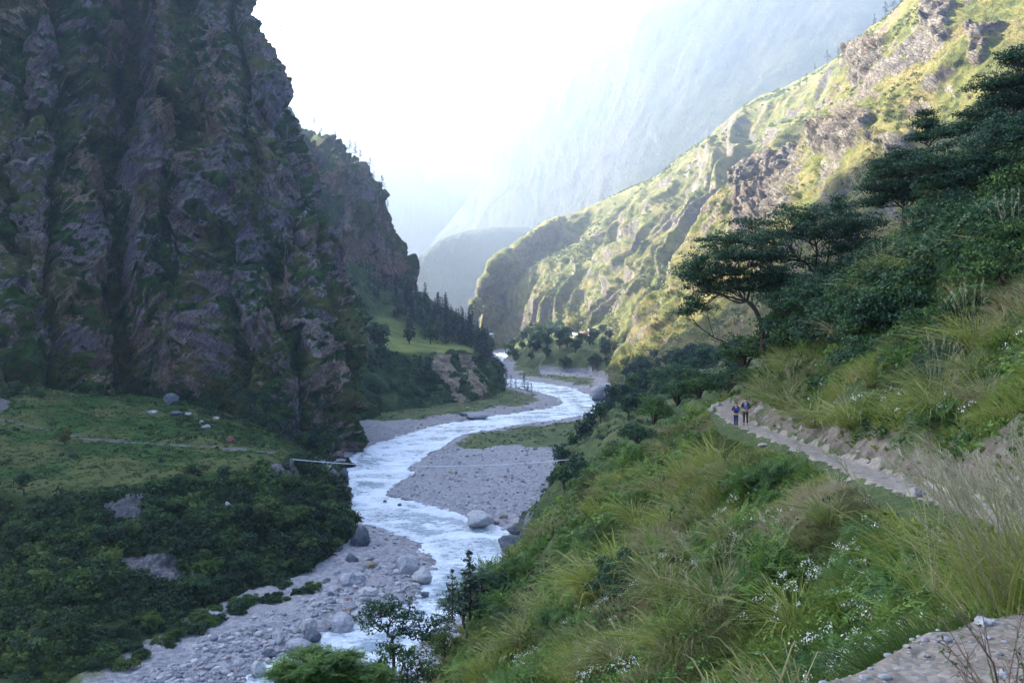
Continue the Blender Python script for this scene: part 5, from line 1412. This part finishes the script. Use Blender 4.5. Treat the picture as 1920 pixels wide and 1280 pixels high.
B = [
 (897,986,52,30,'big pale boulder with a sloping face at the water edge under the cable',M_PALE,.15),(957,1033,56,32,'large dark boulder in the river beside the green crest',M_DARKSTONE,0),
 (973,1000,44,22,'dark flat boulder at the tip of the gravel bar',M_DARKSTONE,0),(1010,985,26,18,'pale block on the gravel under the bushes',M_PALE,0),(986,972,22,14,'dark rounded boulder on the gravel bar near the bushes',M_DARKSTONE,0),(945,974,18,12,'tan boulder behind the big pale one',M_TAN,0),(930,982,14,9,'small tan boulder touching the big pale one',M_TAN,0),
 (766,1076,42,40,'tall pale boulder on the left gravel bar',M_STONE,0),(790,1092,36,28,'smooth pale boulder at the edge of the left bar',M_PALE,0),(796,1116,18,8,'small dark rock awash off the left bar',M_DARKSTONE,0),
 (652,1104,44,34,'slanting grey slab boulder under the bushes',M_STONE,-.5),(676,1098,28,30,'cracked grey block beside the slanting slab',M_STONE,-.4),(657,1062,26,28,'dark round boulder half in the bushes, highest of the row',M_DARKSTONE,0),(632,1088,24,22,'round grey boulder left of the slanting slab',M_STONE,0),
 (697,1070,26,22,'yellowish lichened boulder at the edge of the bushes',M_TAN,0),(719,1072,22,14,'flat pale boulder right of the lichened one',M_PALE,0),(690,1120,40,24,'long pale boulder lying on the bar',M_PALE,0),(622,1128,22,22,'grey boulder on the rubble edge, farthest up the beach',M_DARKSTONE,0),(612,1102,22,18,'dark boulder deep in the bush edge',M_DARKSTONE,0),
 (624,1120,26,26,'light leaning boulder at the head of the rubble',M_STONE,.5),(638,1142,24,20,'pale angular boulder below the leaning one',M_PALE,.2),(656,1134,22,15,'rust red boulder among the pale ones',M_RUST,0),(652,1152,20,16,'tan boulder just below the rust red one',M_TAN,0),(676,1143,24,16,'pale block right of the rust red boulder',M_PALE,0),(667,1158,22,16,'pale boulder partly behind the forked tree',M_PALE,.3),
 (642,1178,52,30,'broad pale outcrop of fused rubble beside the inlet',M_STONE,0),(580,1184,34,30,'white faced block standing in the rubble',M_PALE,0),(582,1202,36,22,'dark boulder below the white faced block',M_DARKSTONE,0),(522,1206,28,28,'rounded pale boulder on the stony beach',M_STONE,.3),(562,1216,46,22,'low wide boulder at the inlet edge',M_STONE,0),
 (486,1262,30,24,'pale boulder at the bottom edge of the beach',M_PALE,0),(498,1176,14,14,'small upright grey stone on the beach',M_STONE,0),(508,1136,12,12,'small pale stone at the top of the beach',M_PALE,0),(538,1126,14,10,'pale flat stone at the bush edge',M_PALE,0),(571,1140,16,12,'grey stone among the rubble by the bushes',M_STONE,0),(600,1140,18,12,'round grey stone left of the leaning boulder',M_STONE,0),
 (548,1160,18,14,'wedge shaped grey stone in the rubble',M_DARKSTONE,0),(608,1160,20,13,'brownish stone in the rubble',M_TAN,0),(535,1185,16,12,'grey stone left of the white faced block',M_STONE,0),(470,1222,18,12,'dark stone near the bottom of the beach',M_DARKSTONE,0),(448,1246,22,14,'pale stone near the bottom of the beach',M_PALE,0),(425,1262,20,14,'grey stone farthest down the beach',M_STONE,0),(505,1230,26,14,'dark rubble boulder by the inlet corner',M_DARKSTONE,0),
 (893,784,40,11,'flat grey slab on the far gravel shore',M_STONE,0),(868,779,16,6,'small slab left of the flat grey one',M_DARKSTONE,0),(1132,806,52,28,'rusty brown boulder on the meadow',M_RUST,.1),(1124,786,20,9,'dark cap rock behind the rusty boulder',M_RUST,0),
 (1124,742,46,22,'tilted pale rock slab on the far bank',M_STONE,-.55),(1142,752,32,20,'grey boulder under the tilted slab',M_DARKSTONE,0),(1153,760,26,14,'pale slab at the outer bend of the river',M_PALE,-.3),(1178,762,30,14,'dark rock ledge at the outer bend',M_DARKSTONE,-.2),(1118,752,22,14,'low boulder at the waterline of the far bank',M_DARKSTONE,0),
 (628,936,44,66,'dark rock buttress standing in the river at the cliff foot',M_DARKSTONE,0),(646,915,18,40,'narrow dark rock pillar at the cliff foot',M_DARKSTONE,0),
 (855,885,16,8,'pale stone in the middle of the gravel bar',M_PALE,0),(845,893,22,11,'tan rock in the middle of the gravel bar',M_TAN,0),(808,893,14,8,'pale stone near the water on the gravel bar',M_PALE,0),(898,942,8,5,'small white stone on the gravel bar',M_PALE,0),(977,893,10,6,'white stone on the bank of the gravel bar',M_PALE,0),(722,940,8,4,'dark stone awash at the point of the bar',M_DARKSTONE,0),(749,947,9,5,'dark stone awash off the bar',M_DARKSTONE,0)]
for k, (px, py, wp, hp, lab, mt, tl) in enumerate(B):
    boulder(px, py, wp, hp, lab, mt, seed=400 + k, tilt=tl, z=(0.3 if k != 44 else 3))
for k, (px, py, D, wp, hp, lab, mt) in enumerate((
 (433,834,384,22,17,'squared rusty boulder beside the field path',M_RUST),(415,836,383,22,9,'low rusty rubble heap left of the squared boulder',M_RUST),(322,756,440,32,24,'dark jagged rock at the foot of the wooded cliff',M_DARKSTONE),
 (286,777,425,20,9,'flat grey rock at the top of the field',M_STONE),(330,778,425,22,9,'dark flat rock right of the grey one',M_DARKSTONE),(388,802,412,17,7,'pale rock on the field',M_STONE),(406,786,420,12,6,'white stone on the upper field',M_PALE),(378,792,418,10,5,'small pale stone on the field',M_STONE),(352,778,425,14,6,'grey stone on the upper field',M_STONE),
 (428,958,300,16,20,'lone grey rock in the dark bushes below the field',M_STONE),(676,1030,316,34,46,'dark rock pinnacle above the left gravel bar',M_DARKSTONE))):
    boulder(px, py, wp, hp, lab, mt, D=D, seed=500 + k, group='rocks on the field', name='rock')
# cobbles: too many to count
rng = np.random.default_rng(31)
n0 = 26000
px = 200 + 1000 * rng.random(n0); py = 690 + 640 * rng.random(n0) ** .75
D = EYE * F / (py - CY); x = (px - CX) / F * D
z, out, bk = ground_height(x, D)
vm = poly_dist(x, D, MEADOW)
k = (out > -1.5) & (bk < 0) & (vm < 2) & (D < 1100) & ((x > -62) | (D < 345)) & ~((out > 20) & (x < -40))
beach = (D < 300)
k &= (rng.random(n0) < np.where(fbm(np.stack([x, D, x * 0], -1) / 16, 2, 71) > .12, .25, .95)) 
x, y, z, out = x[k], D[k], z[k], out[k]
s = (.16 + .55 * rng.random(len(x)) ** 4) * (.55 + y / 420.) * np.where(y < 300, 1.5, 1)
RV = [rock_verts(I1[0], 700 + j, .3, 5) for j in range(8)]
RV = np.array(RV)[rng.integers(0, 8, len(x))]
an = rng.random(len(x)) * 6.28; ca, sa = np.cos(an)[:, None], np.sin(an)[:, None]
ax = np.stack([s, s * (.6 + .5 * rng.random(len(x))), s * (.35 + .35 * rng.random(len(x)))], -1)
V = RV * ax[:, None]
V = np.stack([V[..., 0] * ca - V[..., 1] * sa + x[:, None], V[..., 0] * sa + V[..., 1] * ca + y[:, None], V[..., 2] + z[:, None] + ax[:, 2:3] * .3], -1)
nv = I1[0].shape[0]
T = NT('cobble', .85, .25)
c_ = T.ramp(T.attr('tint'), [(.0, (.11,.115,.13)), (.4, (.23,.23,.25)), (.75, (.38,.37,.38)), (.92, (.50,.49,.48)), (1, (.34,.25,.19))])
T.color(T.mix(.35, c_, T.ramp(T.noise(T.pos(), 1.5, 5, .7), [(.3, (.10,.10,.12)), (.7, (.36,.36,.36))])))
make_mesh('gravel', V.reshape(-1, 3), (np.arange(len(x))[:, None, None] * nv + I1[1][None]).reshape(-1, 3), T.m, attrs={'tint': np.repeat(rng.random(len(x)), nv)}, kind='stuff')

# stones edging the near trail and the far bend of it
M_TRAIL = stone_mat('trail_stone', (.13,.12,.11), (.23,.21,.19), (.34,.315,.28))
near = [(1543,1206,22,10,'pale flat stone, first along the lower trail edge'),(1560,1196,16,8,'small pale stone tight behind the first one'),(1631,1216,28,13,'broad pale stone set in the trail edge'),(1654,1208,26,9,'grey stone beside the broad pale one'),(1670,1206,22,10,'long cream stone on the trail edge'),(1704,1192,22,11,'tan stone on the trail edge'),(1722,1186,20,9,'grey stone midway on the trail edge'),
        (1748,1174,26,14,'bluish upright stone on the trail edge'),(1776,1166,26,11,'brown stone on the trail crest'),(1790,1162,18,8,'small tan stone on the trail crest'),(1815,1164,34,13,'big cream stone on the trail crest'),(1850,1170,36,11,'flat blue grey slab on the trail crest'),(1600,1246,26,14,'dark stone half buried under the trail edge'),(1606,1258,20,9,'cream stone below the dark half buried one'),(1735,1230,16,6,'dark flat stone lying on the trail'),
        (1620,1272,18,6,'grey stone at the trail corner'),(1700,1213,12,5,'small flat stone on the trail surface'),(1815,1262,14,5,'small grey stone on the near trail')]
for k, (px, py, wp, hp, lab) in enumerate(near):
    h = hill_hit(px, py)
    if h is not None: boulder(px, py, wp * 1.25, hp * 1.4, lab, (M_TRAIL, M_TAN, M_TRAIL, M_STONE)[k % 4 if k not in (7, 11) else 3], D=h[1], seed=600 + k, name='stone', group='stones edging the near trail', asp=1.0, sink=.5)
far = [(1362,738,24,8),(1345,752,14,10),(1352,746,12,7),(1340,765,14,8),(1335,772,12,8),(1348,760,10,6),(1425,772,16,12),(1415,783,5,4),(1463,802,8,6),(1487,790,12,8),(1505,805,10,9),(1524,800,9,12),(1527,812,16,7),(1535,804,6,6),(1518,780,18,10),(1580,832,9,5),(1630,868,10,6),(1650,880,9,5),(1432,836,18,5),(1718,930,26,14),(1760,946,12,6),(1500,848,10,4),(1572,795,10,8),(1548,828,8,6),(1610,850,10,7)]
for k, (px, py, wp, hp) in enumerate(far):
    h = hill_hit(px, py)
    if h is not None: boulder(px, py, wp * 1.2, hp * 1.4, 'pale grey stone on the edge of the trail, one of a scatter' if k not in (0, 19) else ('flat pale slab at the far end of the trail' if k == 0 else 'large pale stone where the trail dips behind the dry grass'), M_TRAIL, D=h[1], seed=640 + k, name='stone', group='stones along the far trail', asp=1.0, sink=.5)
r = np.random.default_rng(8)
n = 3800; yy = 2.6 + 75 * r.random(n) ** 2.2; uu = (r.random(n) * 2 - 1) * (HW + .35) + np.where(r.random(n) < .3, 1.0, 0)
xx = trail_x(yy) + uu; zz, _ = on_hill(xx, yy)
s = .006 + .026 * r.random(n) ** 5 + yy * .0003
V = np.array(RV[:8] if len(RV) >= 8 else RV)[r.integers(0, 8, n)] * np.stack([s, s * .8, s * .5], -1)[:, None] + np.stack([xx, yy, zz + s * .2], -1)[:, None]
make_mesh('pebbles', V.reshape(-1, 3), (np.arange(n)[:, None, None] * nv + I1[1][None]).reshape(-1, 3), T.m, attrs={'tint': np.repeat(.05 + .6 * r.random(n), nv)}, kind='stuff')

# ------------------------------------------------------------------ the village, the cable
def box(x0, x1, y0, y1, z0, z1):
    V = np.array([(x, y, z) for z in (z0, z1) for (x, y) in ((x0, y0), (x1, y0), (x1, y1), (x0, y1))], float)
    return V, np.array([(0,3,2,1),(4,5,6,7),(0,1,5,4),(1,2,6,5),(2,3,7,6),(3,0,4,7)])
def plain(name, col, rough=.8):
    t = NT(name, rough, .3); n = t.noise(t.pos(), 1.2, 4, .6)
    t.color(t.ramp(n, [(.3, tuple(c * .8 for c in col)), (.7, tuple(min(1, c * 1.15) for c in col))])); return t.m
M_WALL, M_WALL2 = plain('plaster', (.50,.46,.40)), plain('brown_plaster', (.30,.22,.17))
M_ROOF, M_ROOF2, M_ROOF3 = plain('slate_roof', (.42,.44,.47), .5), plain('blue_tin_roof', (.30,.40,.52), .4), plain('red_roof', (.34,.17,.13))
M_GLASS = plain('dark_window', (.04,.05,.06), .2)
HS = [(1083,636,12,'white walled house at the near end of the village',M_WALL,M_ROOF),(1094,630,9,'small brown house behind the white walled one',M_WALL2,M_ROOF3),(1102,636,10,'red roofed house in the village trees',M_WALL,M_ROOF3),(1112,628,12,'long slate roofed house in the upper village',M_WALL2,M_ROOF),(1124,634,10,'pale house with a red roof at mid village',M_WALL,M_ROOF3),
      (1166,640,10,'dark roofed hut at the field edge',M_WALL2,M_ROOF3),(1198,636,16,'blue roofed house standing alone in the fields',M_WALL,M_ROOF2),(1146,630,12,'slate roofed house at the far end of the village',M_WALL,M_ROOF),(1072,630,8,'small pale house beside the tall dark tree',M_WALL,M_ROOF),(1212,632,9,'little shed behind the blue roofed house',M_WALL2,M_ROOF),(920,632,8,'white hut at the far river bend',M_WALL,M_ROOF)]
for k, (px, py, w, lab, mw, mr) in enumerate(HS):
    D = 1270 + (k % 3) * 40; g = P(px, py, D); gz, _, _ = ground_height(np.array([g[0]]), np.array([g[1]])); 
    rt = tag(empty('house', g, .3 * math.sin(k * 2.1)), lab, 'house', 'houses of the village')
    h = w * .42; d = w * .6; rh = h + w * .22
    V, Fc = box(-w / 2, w / 2, -d / 2, d / 2, -14, h)
    V2 = np.array([(-w / 2, -d / 2, h + .001), (-w / 2, d / 2, h + .001), (-w / 2, 0, rh - .05), (w / 2, -d / 2, h + .001), (w / 2, d / 2, h + .001), (w / 2, 0, rh - .05)])
    make_mesh('wall', np.concatenate([V, V2]), [Fc, np.array([(8, 10, 9), (11, 12, 13)])], mw, parent=rt)
    e = w * .06
    Vr = np.array([(sx * (w / 2 + e), sy * (d / 2 + e), h - e * .6 + t) for t in (0, .25) for sx in (-1, 1) for sy in (-1, 1)] + [(sx * (w / 2 + e), 0, rh + t) for t in (0, .25) for sx in (-1, 1)])
    make_mesh('roof', Vr, np.array([(0,2,9,8),(1,8,9,3),(4,10,11,6),(5,7,11,10),(0,4,6,2),(1,3,7,5),(0,8,10,4),(8,1,5,10),(2,6,11,9),(9,11,7,3)]), mr, parent=rt)
    for j in (-1, 1):
        V, Fc = box(j * w * .28 - .5, j * w * .28 + .5, -d / 2 - .08, -d / 2 - .01, h * .35, h * .75); make_mesh('window', V, Fc, M_GLASS, parent=rt)
    V, Fc = box(-.6, .6, -d / 2 - .08, -d / 2 - .01, 0, h * .7); make_mesh('door', V, Fc, M_GLASS, parent=rt)
M_CABLE = plain('galvanised_steel', (.60,.63,.68), .5)
a, b = P(549, 861, 340), P(1108, 857, 332)
def sag(off, s0):
    t = np.linspace(0, 1, 60)[:, None]; p = a * (1 - t) + b * t; p[:, 2] -= (s0 * 4 * t * (1 - t))[:, 0]; return p + off
cb = tag(empty('footbridge', a), 'long pale cable footbridge strung across the river gorge', 'footbridge')
for off, sg in (((0, 0, .0), 2.7), ((0, .25, .0), 2.7)):
    V, Fc = tubes([(sag(np.array(off), sg) - a, np.full(60, .05))], 6); make_mesh('cable', V, Fc, M_CABLE, parent=cb, smooth=True)
pp = sag(np.array([0, 0, 0]), 2.7) - a
V = np.concatenate([pp + [0, 0, .1], pp + [0, .25, .1], pp + [0, .25, .14], pp + [0, 0, .14]]); i = np.arange(59); m_ = 60
Fc = np.concatenate([np.stack([i + q * m_, i + 1 + q * m_, i + 1 + (q + 1) % 4 * m_, i + (q + 1) % 4 * m_], -1) for q in range(4)])
make_mesh('deck', V, Fc, M_CABLE, parent=cb)
V, Fc = box(-1.0, .1, -.3, .7, -4, .25); make_mesh('anchor', V, Fc, plain('anchor_concrete', (.12,.115,.11)), parent=cb)
# dry stone edge of the field path
# bare twigs in front of the near trail
r = np.random.default_rng(91)
tb = tag(empty('twig_bush', P(1900, 1400, 3.4)), 'bare brown twiggy bush poking up at the lower right corner', 'bush')
o = P(1900, 1400, 3.4)
polys = []
for k in range(16):
    tip = P(1760 + 190 * r.random(), 1140 + 160 * r.random(), 3.3 + .8 * r.random()) - o
    mid = tip * .5 + r.normal(size=3) * .03 + [0, 0, .04]
    polys.append((np.array([r.normal(size=3) * .02, mid, tip]), np.array([.0045, .003, .0012])))
    for q in range(7):
        f = .3 + .65 * r.random(); s = mid * (1 - f) + tip * f if f > .5 else mid * f * 2
        polys.append((np.array([s, s + unit(tip) * .05 + r.normal(size=3) * .04]), np.array([.0016, .0008])))
V, Fc = tubes(polys, 4); make_mesh('twigs', V, Fc, wood_material('twig_bark', (.05,.032,.025), (.12,.085,.065)), parent=tb)
tips = np.array([p[-1] for p, _ in polys]); 
CVm = leaf_cloud(tips[r.random(len(tips)) < .5], np.full((1, 3), .012), 3, .014, r, hollow=.1)
make_mesh('leaves', CVm[0], CVm[1], M_FERN, parent=tb, attrs={'tint': CVm[2]})
# ------------------------------------------------------------------ the two hikers
def skin_part(name, joints, bones, mat, parent, sub=2):
    """joints: {name: (xyz, radius)}; bones: pairs; first joint is the root"""
    me = bpy.data.meshes.new(name); keys = list(joints)
    me.from_pydata([joints[k][0] for k in keys], [(keys.index(a), keys.index(b)) for a, b in bones], [])
    o = bpy.data.objects.new(name, me); COL.objects.link(o); o.parent = parent
    me.materials.append(mat)
    o.modifiers.new('skin', 'SKIN'); sv = me.skin_vertices[0].data
    for i, k in enumerate(keys):
        r = joints[k][1]; sv[i].radius = r if isinstance(r, tuple) else (r, r); sv[i].use_root = (i == 0)
    m = o.modifiers.new('sub', 'SUBSURF'); m.levels = m.render_levels = sub
    return o
M_SKIN = plain('skin', (.42,.26,.19), .55); M_HAIR = plain('black_hair', (.02,.018,.016), .5)
def person(loc, rz, h, shirt, vest, trousers, pack, label, pose, hair_long=False):
    s = h / 1.75
    r = tag(empty('person', loc, rz), label, 'person'); r.scale = (s, s, s)
    # front is -Y
    J = {'hip': ((0, 0, .95), .11), 'waist': ((0, 0, 1.08), (.12, .09)), 'chest': ((0, 0, 1.30), (.15, .10)), 'neck': ((0, -.005, 1.47), .052), 'chin': ((0, -.02, 1.55), .07), 'head': ((0, -.015, 1.65), (.078, .095)), 'crown': ((0, 0, 1.71), .06), 'nose': ((0, -.115, 1.63), .012)}
    E = [('hip', 'waist'), ('waist', 'chest'), ('chest', 'neck'), ('neck', 'chin'), ('chin', 'head'), ('head', 'crown'), ('head', 'nose')]
    for sd, sx in (('l', -1), ('r', 1)):
        A = pose[sd]
        J['sh' + sd] = ((sx * .18, 0, 1.41), .055); J['el' + sd] = (A[0], .042); J['wr' + sd] = (A[1], .028); J['palm' + sd] = (A[2], (.034, .018))
        E += [('chest', 'sh' + sd), ('sh' + sd, 'el' + sd), ('el' + sd, 'wr' + sd), ('wr' + sd, 'palm' + sd)]
        pv = np.array(A[2]); d = unit(np.array(A[2]) - np.array(A[1])); side = unit(np.cross(d, [0, -1, 0.2]))
        for f in range(4):
            b0 = pv + side * (.024 - .016 * f) + d * .03; L = (.07, .078, .072, .056)[f]
            b1 = b0 + d * L * .5 + np.array([0, -.01, 0]); b2 = b1 + d * L * .4 + np.array([-sx * .018, -.004, -.01])
            J['f%s%d' % (sd, f)] = (tuple(b0), .0095); J['g%s%d' % (sd, f)] = (tuple(b1), .0085); J['h%s%d' % (sd, f)] = (tuple(b2), .0075)
            E += [('palm' + sd, 'f%s%d' % (sd, f)), ('f%s%d' % (sd, f), 'g%s%d' % (sd, f)), ('g%s%d' % (sd, f), 'h%s%d' % (sd, f))]
        t0 = pv + side * .034 - d * .01; t1 = t0 + side * .018 + d * .03
        J['t' + sd] = (tuple(t0), .011); J['u' + sd] = (tuple(t1), .009); E += [('palm' + sd, 't' + sd), ('t' + sd, 'u' + sd)]
        L = pose['leg' + sd]
        J['th' + sd] = ((sx * .085, 0, .88), .085); J['kn' + sd] = (L[0], .055); J['an' + sd] = (L[1], .038); J['toe' + sd] = (L[2], .032)
        E += [('hip', 'th' + sd), ('th' + sd, 'kn' + sd), ('kn' + sd, 'an' + sd), ('an' + sd, 'toe' + sd)]
    skin_part('body', J, E, M_SKIN, r)
    S = {'b': ((0, 0, .98), (.155, .115)), 'c': ((0, 0, 1.12), (.15, .112)), 'd': ((0, .0, 1.30), (.178, .125)), 'e': ((0, 0, 1.43), (.085, .075))}
    ES = [('b', 'c'), ('c', 'd'), ('d', 'e')]
    for sd, sx in (('l', -1), ('r', 1)):
        A = pose[sd]; S['s' + sd] = ((sx * .185, 0, 1.405), .075); S['m' + sd] = (A[0], .058)
        ES += [('d', 's' + sd), ('s' + sd, 'm' + sd)]
        if pose.get('long'):
            w = tuple(np.array(A[0]) * .12 + np.array(A[1]) * .88); S['w' + sd] = (w, .042); ES.append(('m' + sd, 'w' + sd))
    skin_part('shirt', S, ES, shirt, r)
    Tj = {'h': ((0, 0, .96), (.15, .115))}; ET = []
    for sd, sx in (('l', -1), ('r', 1)):
        L = pose['leg' + sd]
        Tj['t' + sd] = ((sx * .088, 0, .86), .104); Tj['k' + sd] = (L[0], .076); Tj['a' + sd] = ((L[1][0], L[1][1], L[1][2] + .03), .062)
        ET += [('h', 't' + sd), ('t' + sd, 'k' + sd), ('k' + sd, 'a' + sd)]
    skin_part('trousers', Tj, ET, trousers, r)
    for sd in 'lr':
        L = pose['leg' + sd]; a_, t_ = np.array(L[1]), np.array(L[2])
        skin_part('shoe', {'h': (tuple(a_ + [0, .03, -.03]), .05), 'm': (tuple((a_ + t_) / 2 - [0, 0, .01]), .048), 't': (tuple(t_ + [0, -.02, 0]), .04)}, [('h', 'm'), ('m', 't')], M_BOOT, r)
    V = rock_verts(I1[0], 3, .1, 0)
    hv = V * np.array([.095, .108, .10]) + np.array([0, .012, 1.695]); hv[:, 2] = np.where((hv[:, 1] < -.04) & (hv[:, 2] < 1.70), 1.70, hv[:, 2])
    make_mesh('hair', hv, I1[1], M_HAIR, parent=r, smooth=True)
    for sx in (-1, 1):
        make_mesh('eye', I1[0] * .011 + np.array([sx * .032, -.098, 1.655]), I1[1], M_HAIR, parent=r)
        make_mesh('ear', I1[0] * np.array([.012, .02, .03]) + np.array([sx * .088, 0, 1.64]), I1[1], M_SKIN, parent=r, smooth=True)
    make_mesh('mouth', I1[0] * np.array([.022, .006, .006]) + np.array([0, -.098, 1.585]), I1[1], plain('lips', (.30,.13,.11)), parent=r)
    # blue chest panel of the vest and the rucksack with its straps
    P_ = {'a': ((0, -.055, 1.08), (.15, .085)), 'b': ((0, -.06, 1.25), (.165, .095)), 'c': ((0, -.045, 1.38), (.14, .08))}
    skin_part('vest', P_, [('a', 'b'), ('b', 'c')], vest, r)
    bk = skin_part('backpack', {'a': ((0, .20, 1.02), (.15, .10)), 'b': ((0, .23, 1.25), (.17, .13)), 'c': ((0, .20, 1.48), (.13, .09))}, [('a', 'b'), ('b', 'c')], pack, r)
    for sx in (-1, 1):
        pts = np.array([(sx * .11, .13, 1.45), (sx * .115, .02, 1.50), (sx * .11, -.10, 1.42), (sx * .115, -.15, 1.28), (sx * .13, -.12, 1.12), (sx * .16, .02, 1.04)])
        V, Fc = tubes([(pts, np.full(6, .022))], 6); make_mesh('strap', V, Fc, pack, parent=bk, smooth=True)
    return r
M_BOOT = plain('boot_leather', (.05,.04,.04)); M_NAVY = plain('navy_cloth', (.02,.028,.08)); M_BLACK = plain('black_cloth', (.014,.014,.018)); M_COBALT = plain('cobalt_cloth', (.035,.06,.36)); M_AZURE = plain('azure_cloth', (.09,.20,.50)); M_PACK = plain('dark_pack', (.03,.03,.045))
pA = {'l': ((-.27, .02, 1.15), (-.22, -.14, 1.02), (-.17, -.19, 1.00)), 'r': ((.27, .03, 1.15), (.24, -.12, 1.22), (.20, -.17, 1.28)),
      'legl': ((-.085, -.04, .50), (-.08, .02, .09), (-.08, -.12, .045)), 'legr': ((.07, -.09, .52), (.06, -.12, .10), (.065, -.26, .045))}
pB = {'long': 1, 'l': ((-.27, .02, 1.16), (-.12, -.20, 1.07), (-.05, -.24, 1.05)), 'r': ((.27, .02, 1.16), (.12, -.20, 1.08), (.05, -.25, 1.06)),
      'legl': ((-.10, -.05, .50), (-.11, -.02, .09), (-.11, -.16, .045)), 'legr': ((.10, -.07, .50), (.11, -.09, .09), (.12, -.23, .045))}
hA, hB = hill_hit(1380, 801), hill_hit(1400, 798)
person(hA + [0, 0, -.01], math.atan2(-hA[0], hA[1]) * 1 + .1, 1.72, M_NAVY, M_COBALT, M_NAVY, M_PACK, 'hiker in navy shirt and cobalt blue top with one hand raised to a strap', pA)
person(hB + [0, .3, -.01], math.atan2(-hB[0], hB[1]) * 1 - .1, 1.84, M_BLACK, M_AZURE, M_BLACK, M_PACK, 'taller hiker in light blue vest and black sleeves with hands clasped in front', pB)
# ------------------------------------------------------------------ haze filling the valley
hx0, hx1, hy0, hy1, hz0, hz1 = -4500, 4500, -400, 8600, -12, 1180
hz1 = max(max((o.matrix_world @ Vector(c)).z for c in o.bound_box) for o in COL.objects if o.type == 'MESH') + 8.0
V = [(x, y, z) for z in (hz0, hz1) for (x, y) in ((hx0, hy0), (hx1, hy0), (hx1, hy1), (hx0, hy1))]
print('haze top', hz1)
hz = make_mesh('haze', V, np.array([(0,3,2,1),(4,5,6,7),(0,1,5,4),(1,2,6,5),(2,3,7,6),(3,0,4,7)]), None, kind='stuff')
m = bpy.data.materials.new('haze_air'); m.use_nodes = True
m.node_tree.nodes.remove(m.node_tree.nodes['Principled BSDF'])
pv = m.node_tree.nodes.new('ShaderNodeVolumePrincipled')
pv.inputs['Color'].default_value = (.58, .75, 1.0, 1)
pv.inputs['Density'].default_value = 2.2e-4
pv.inputs['Anisotropy'].default_value = 0.68
m.node_tree.links.new(pv.outputs[0], m.node_tree.nodes['Material Output'].inputs['Volume'])
hz.data.materials.append(m)
hz['label'] = 'pale blue sunlit haze filling the valley air'
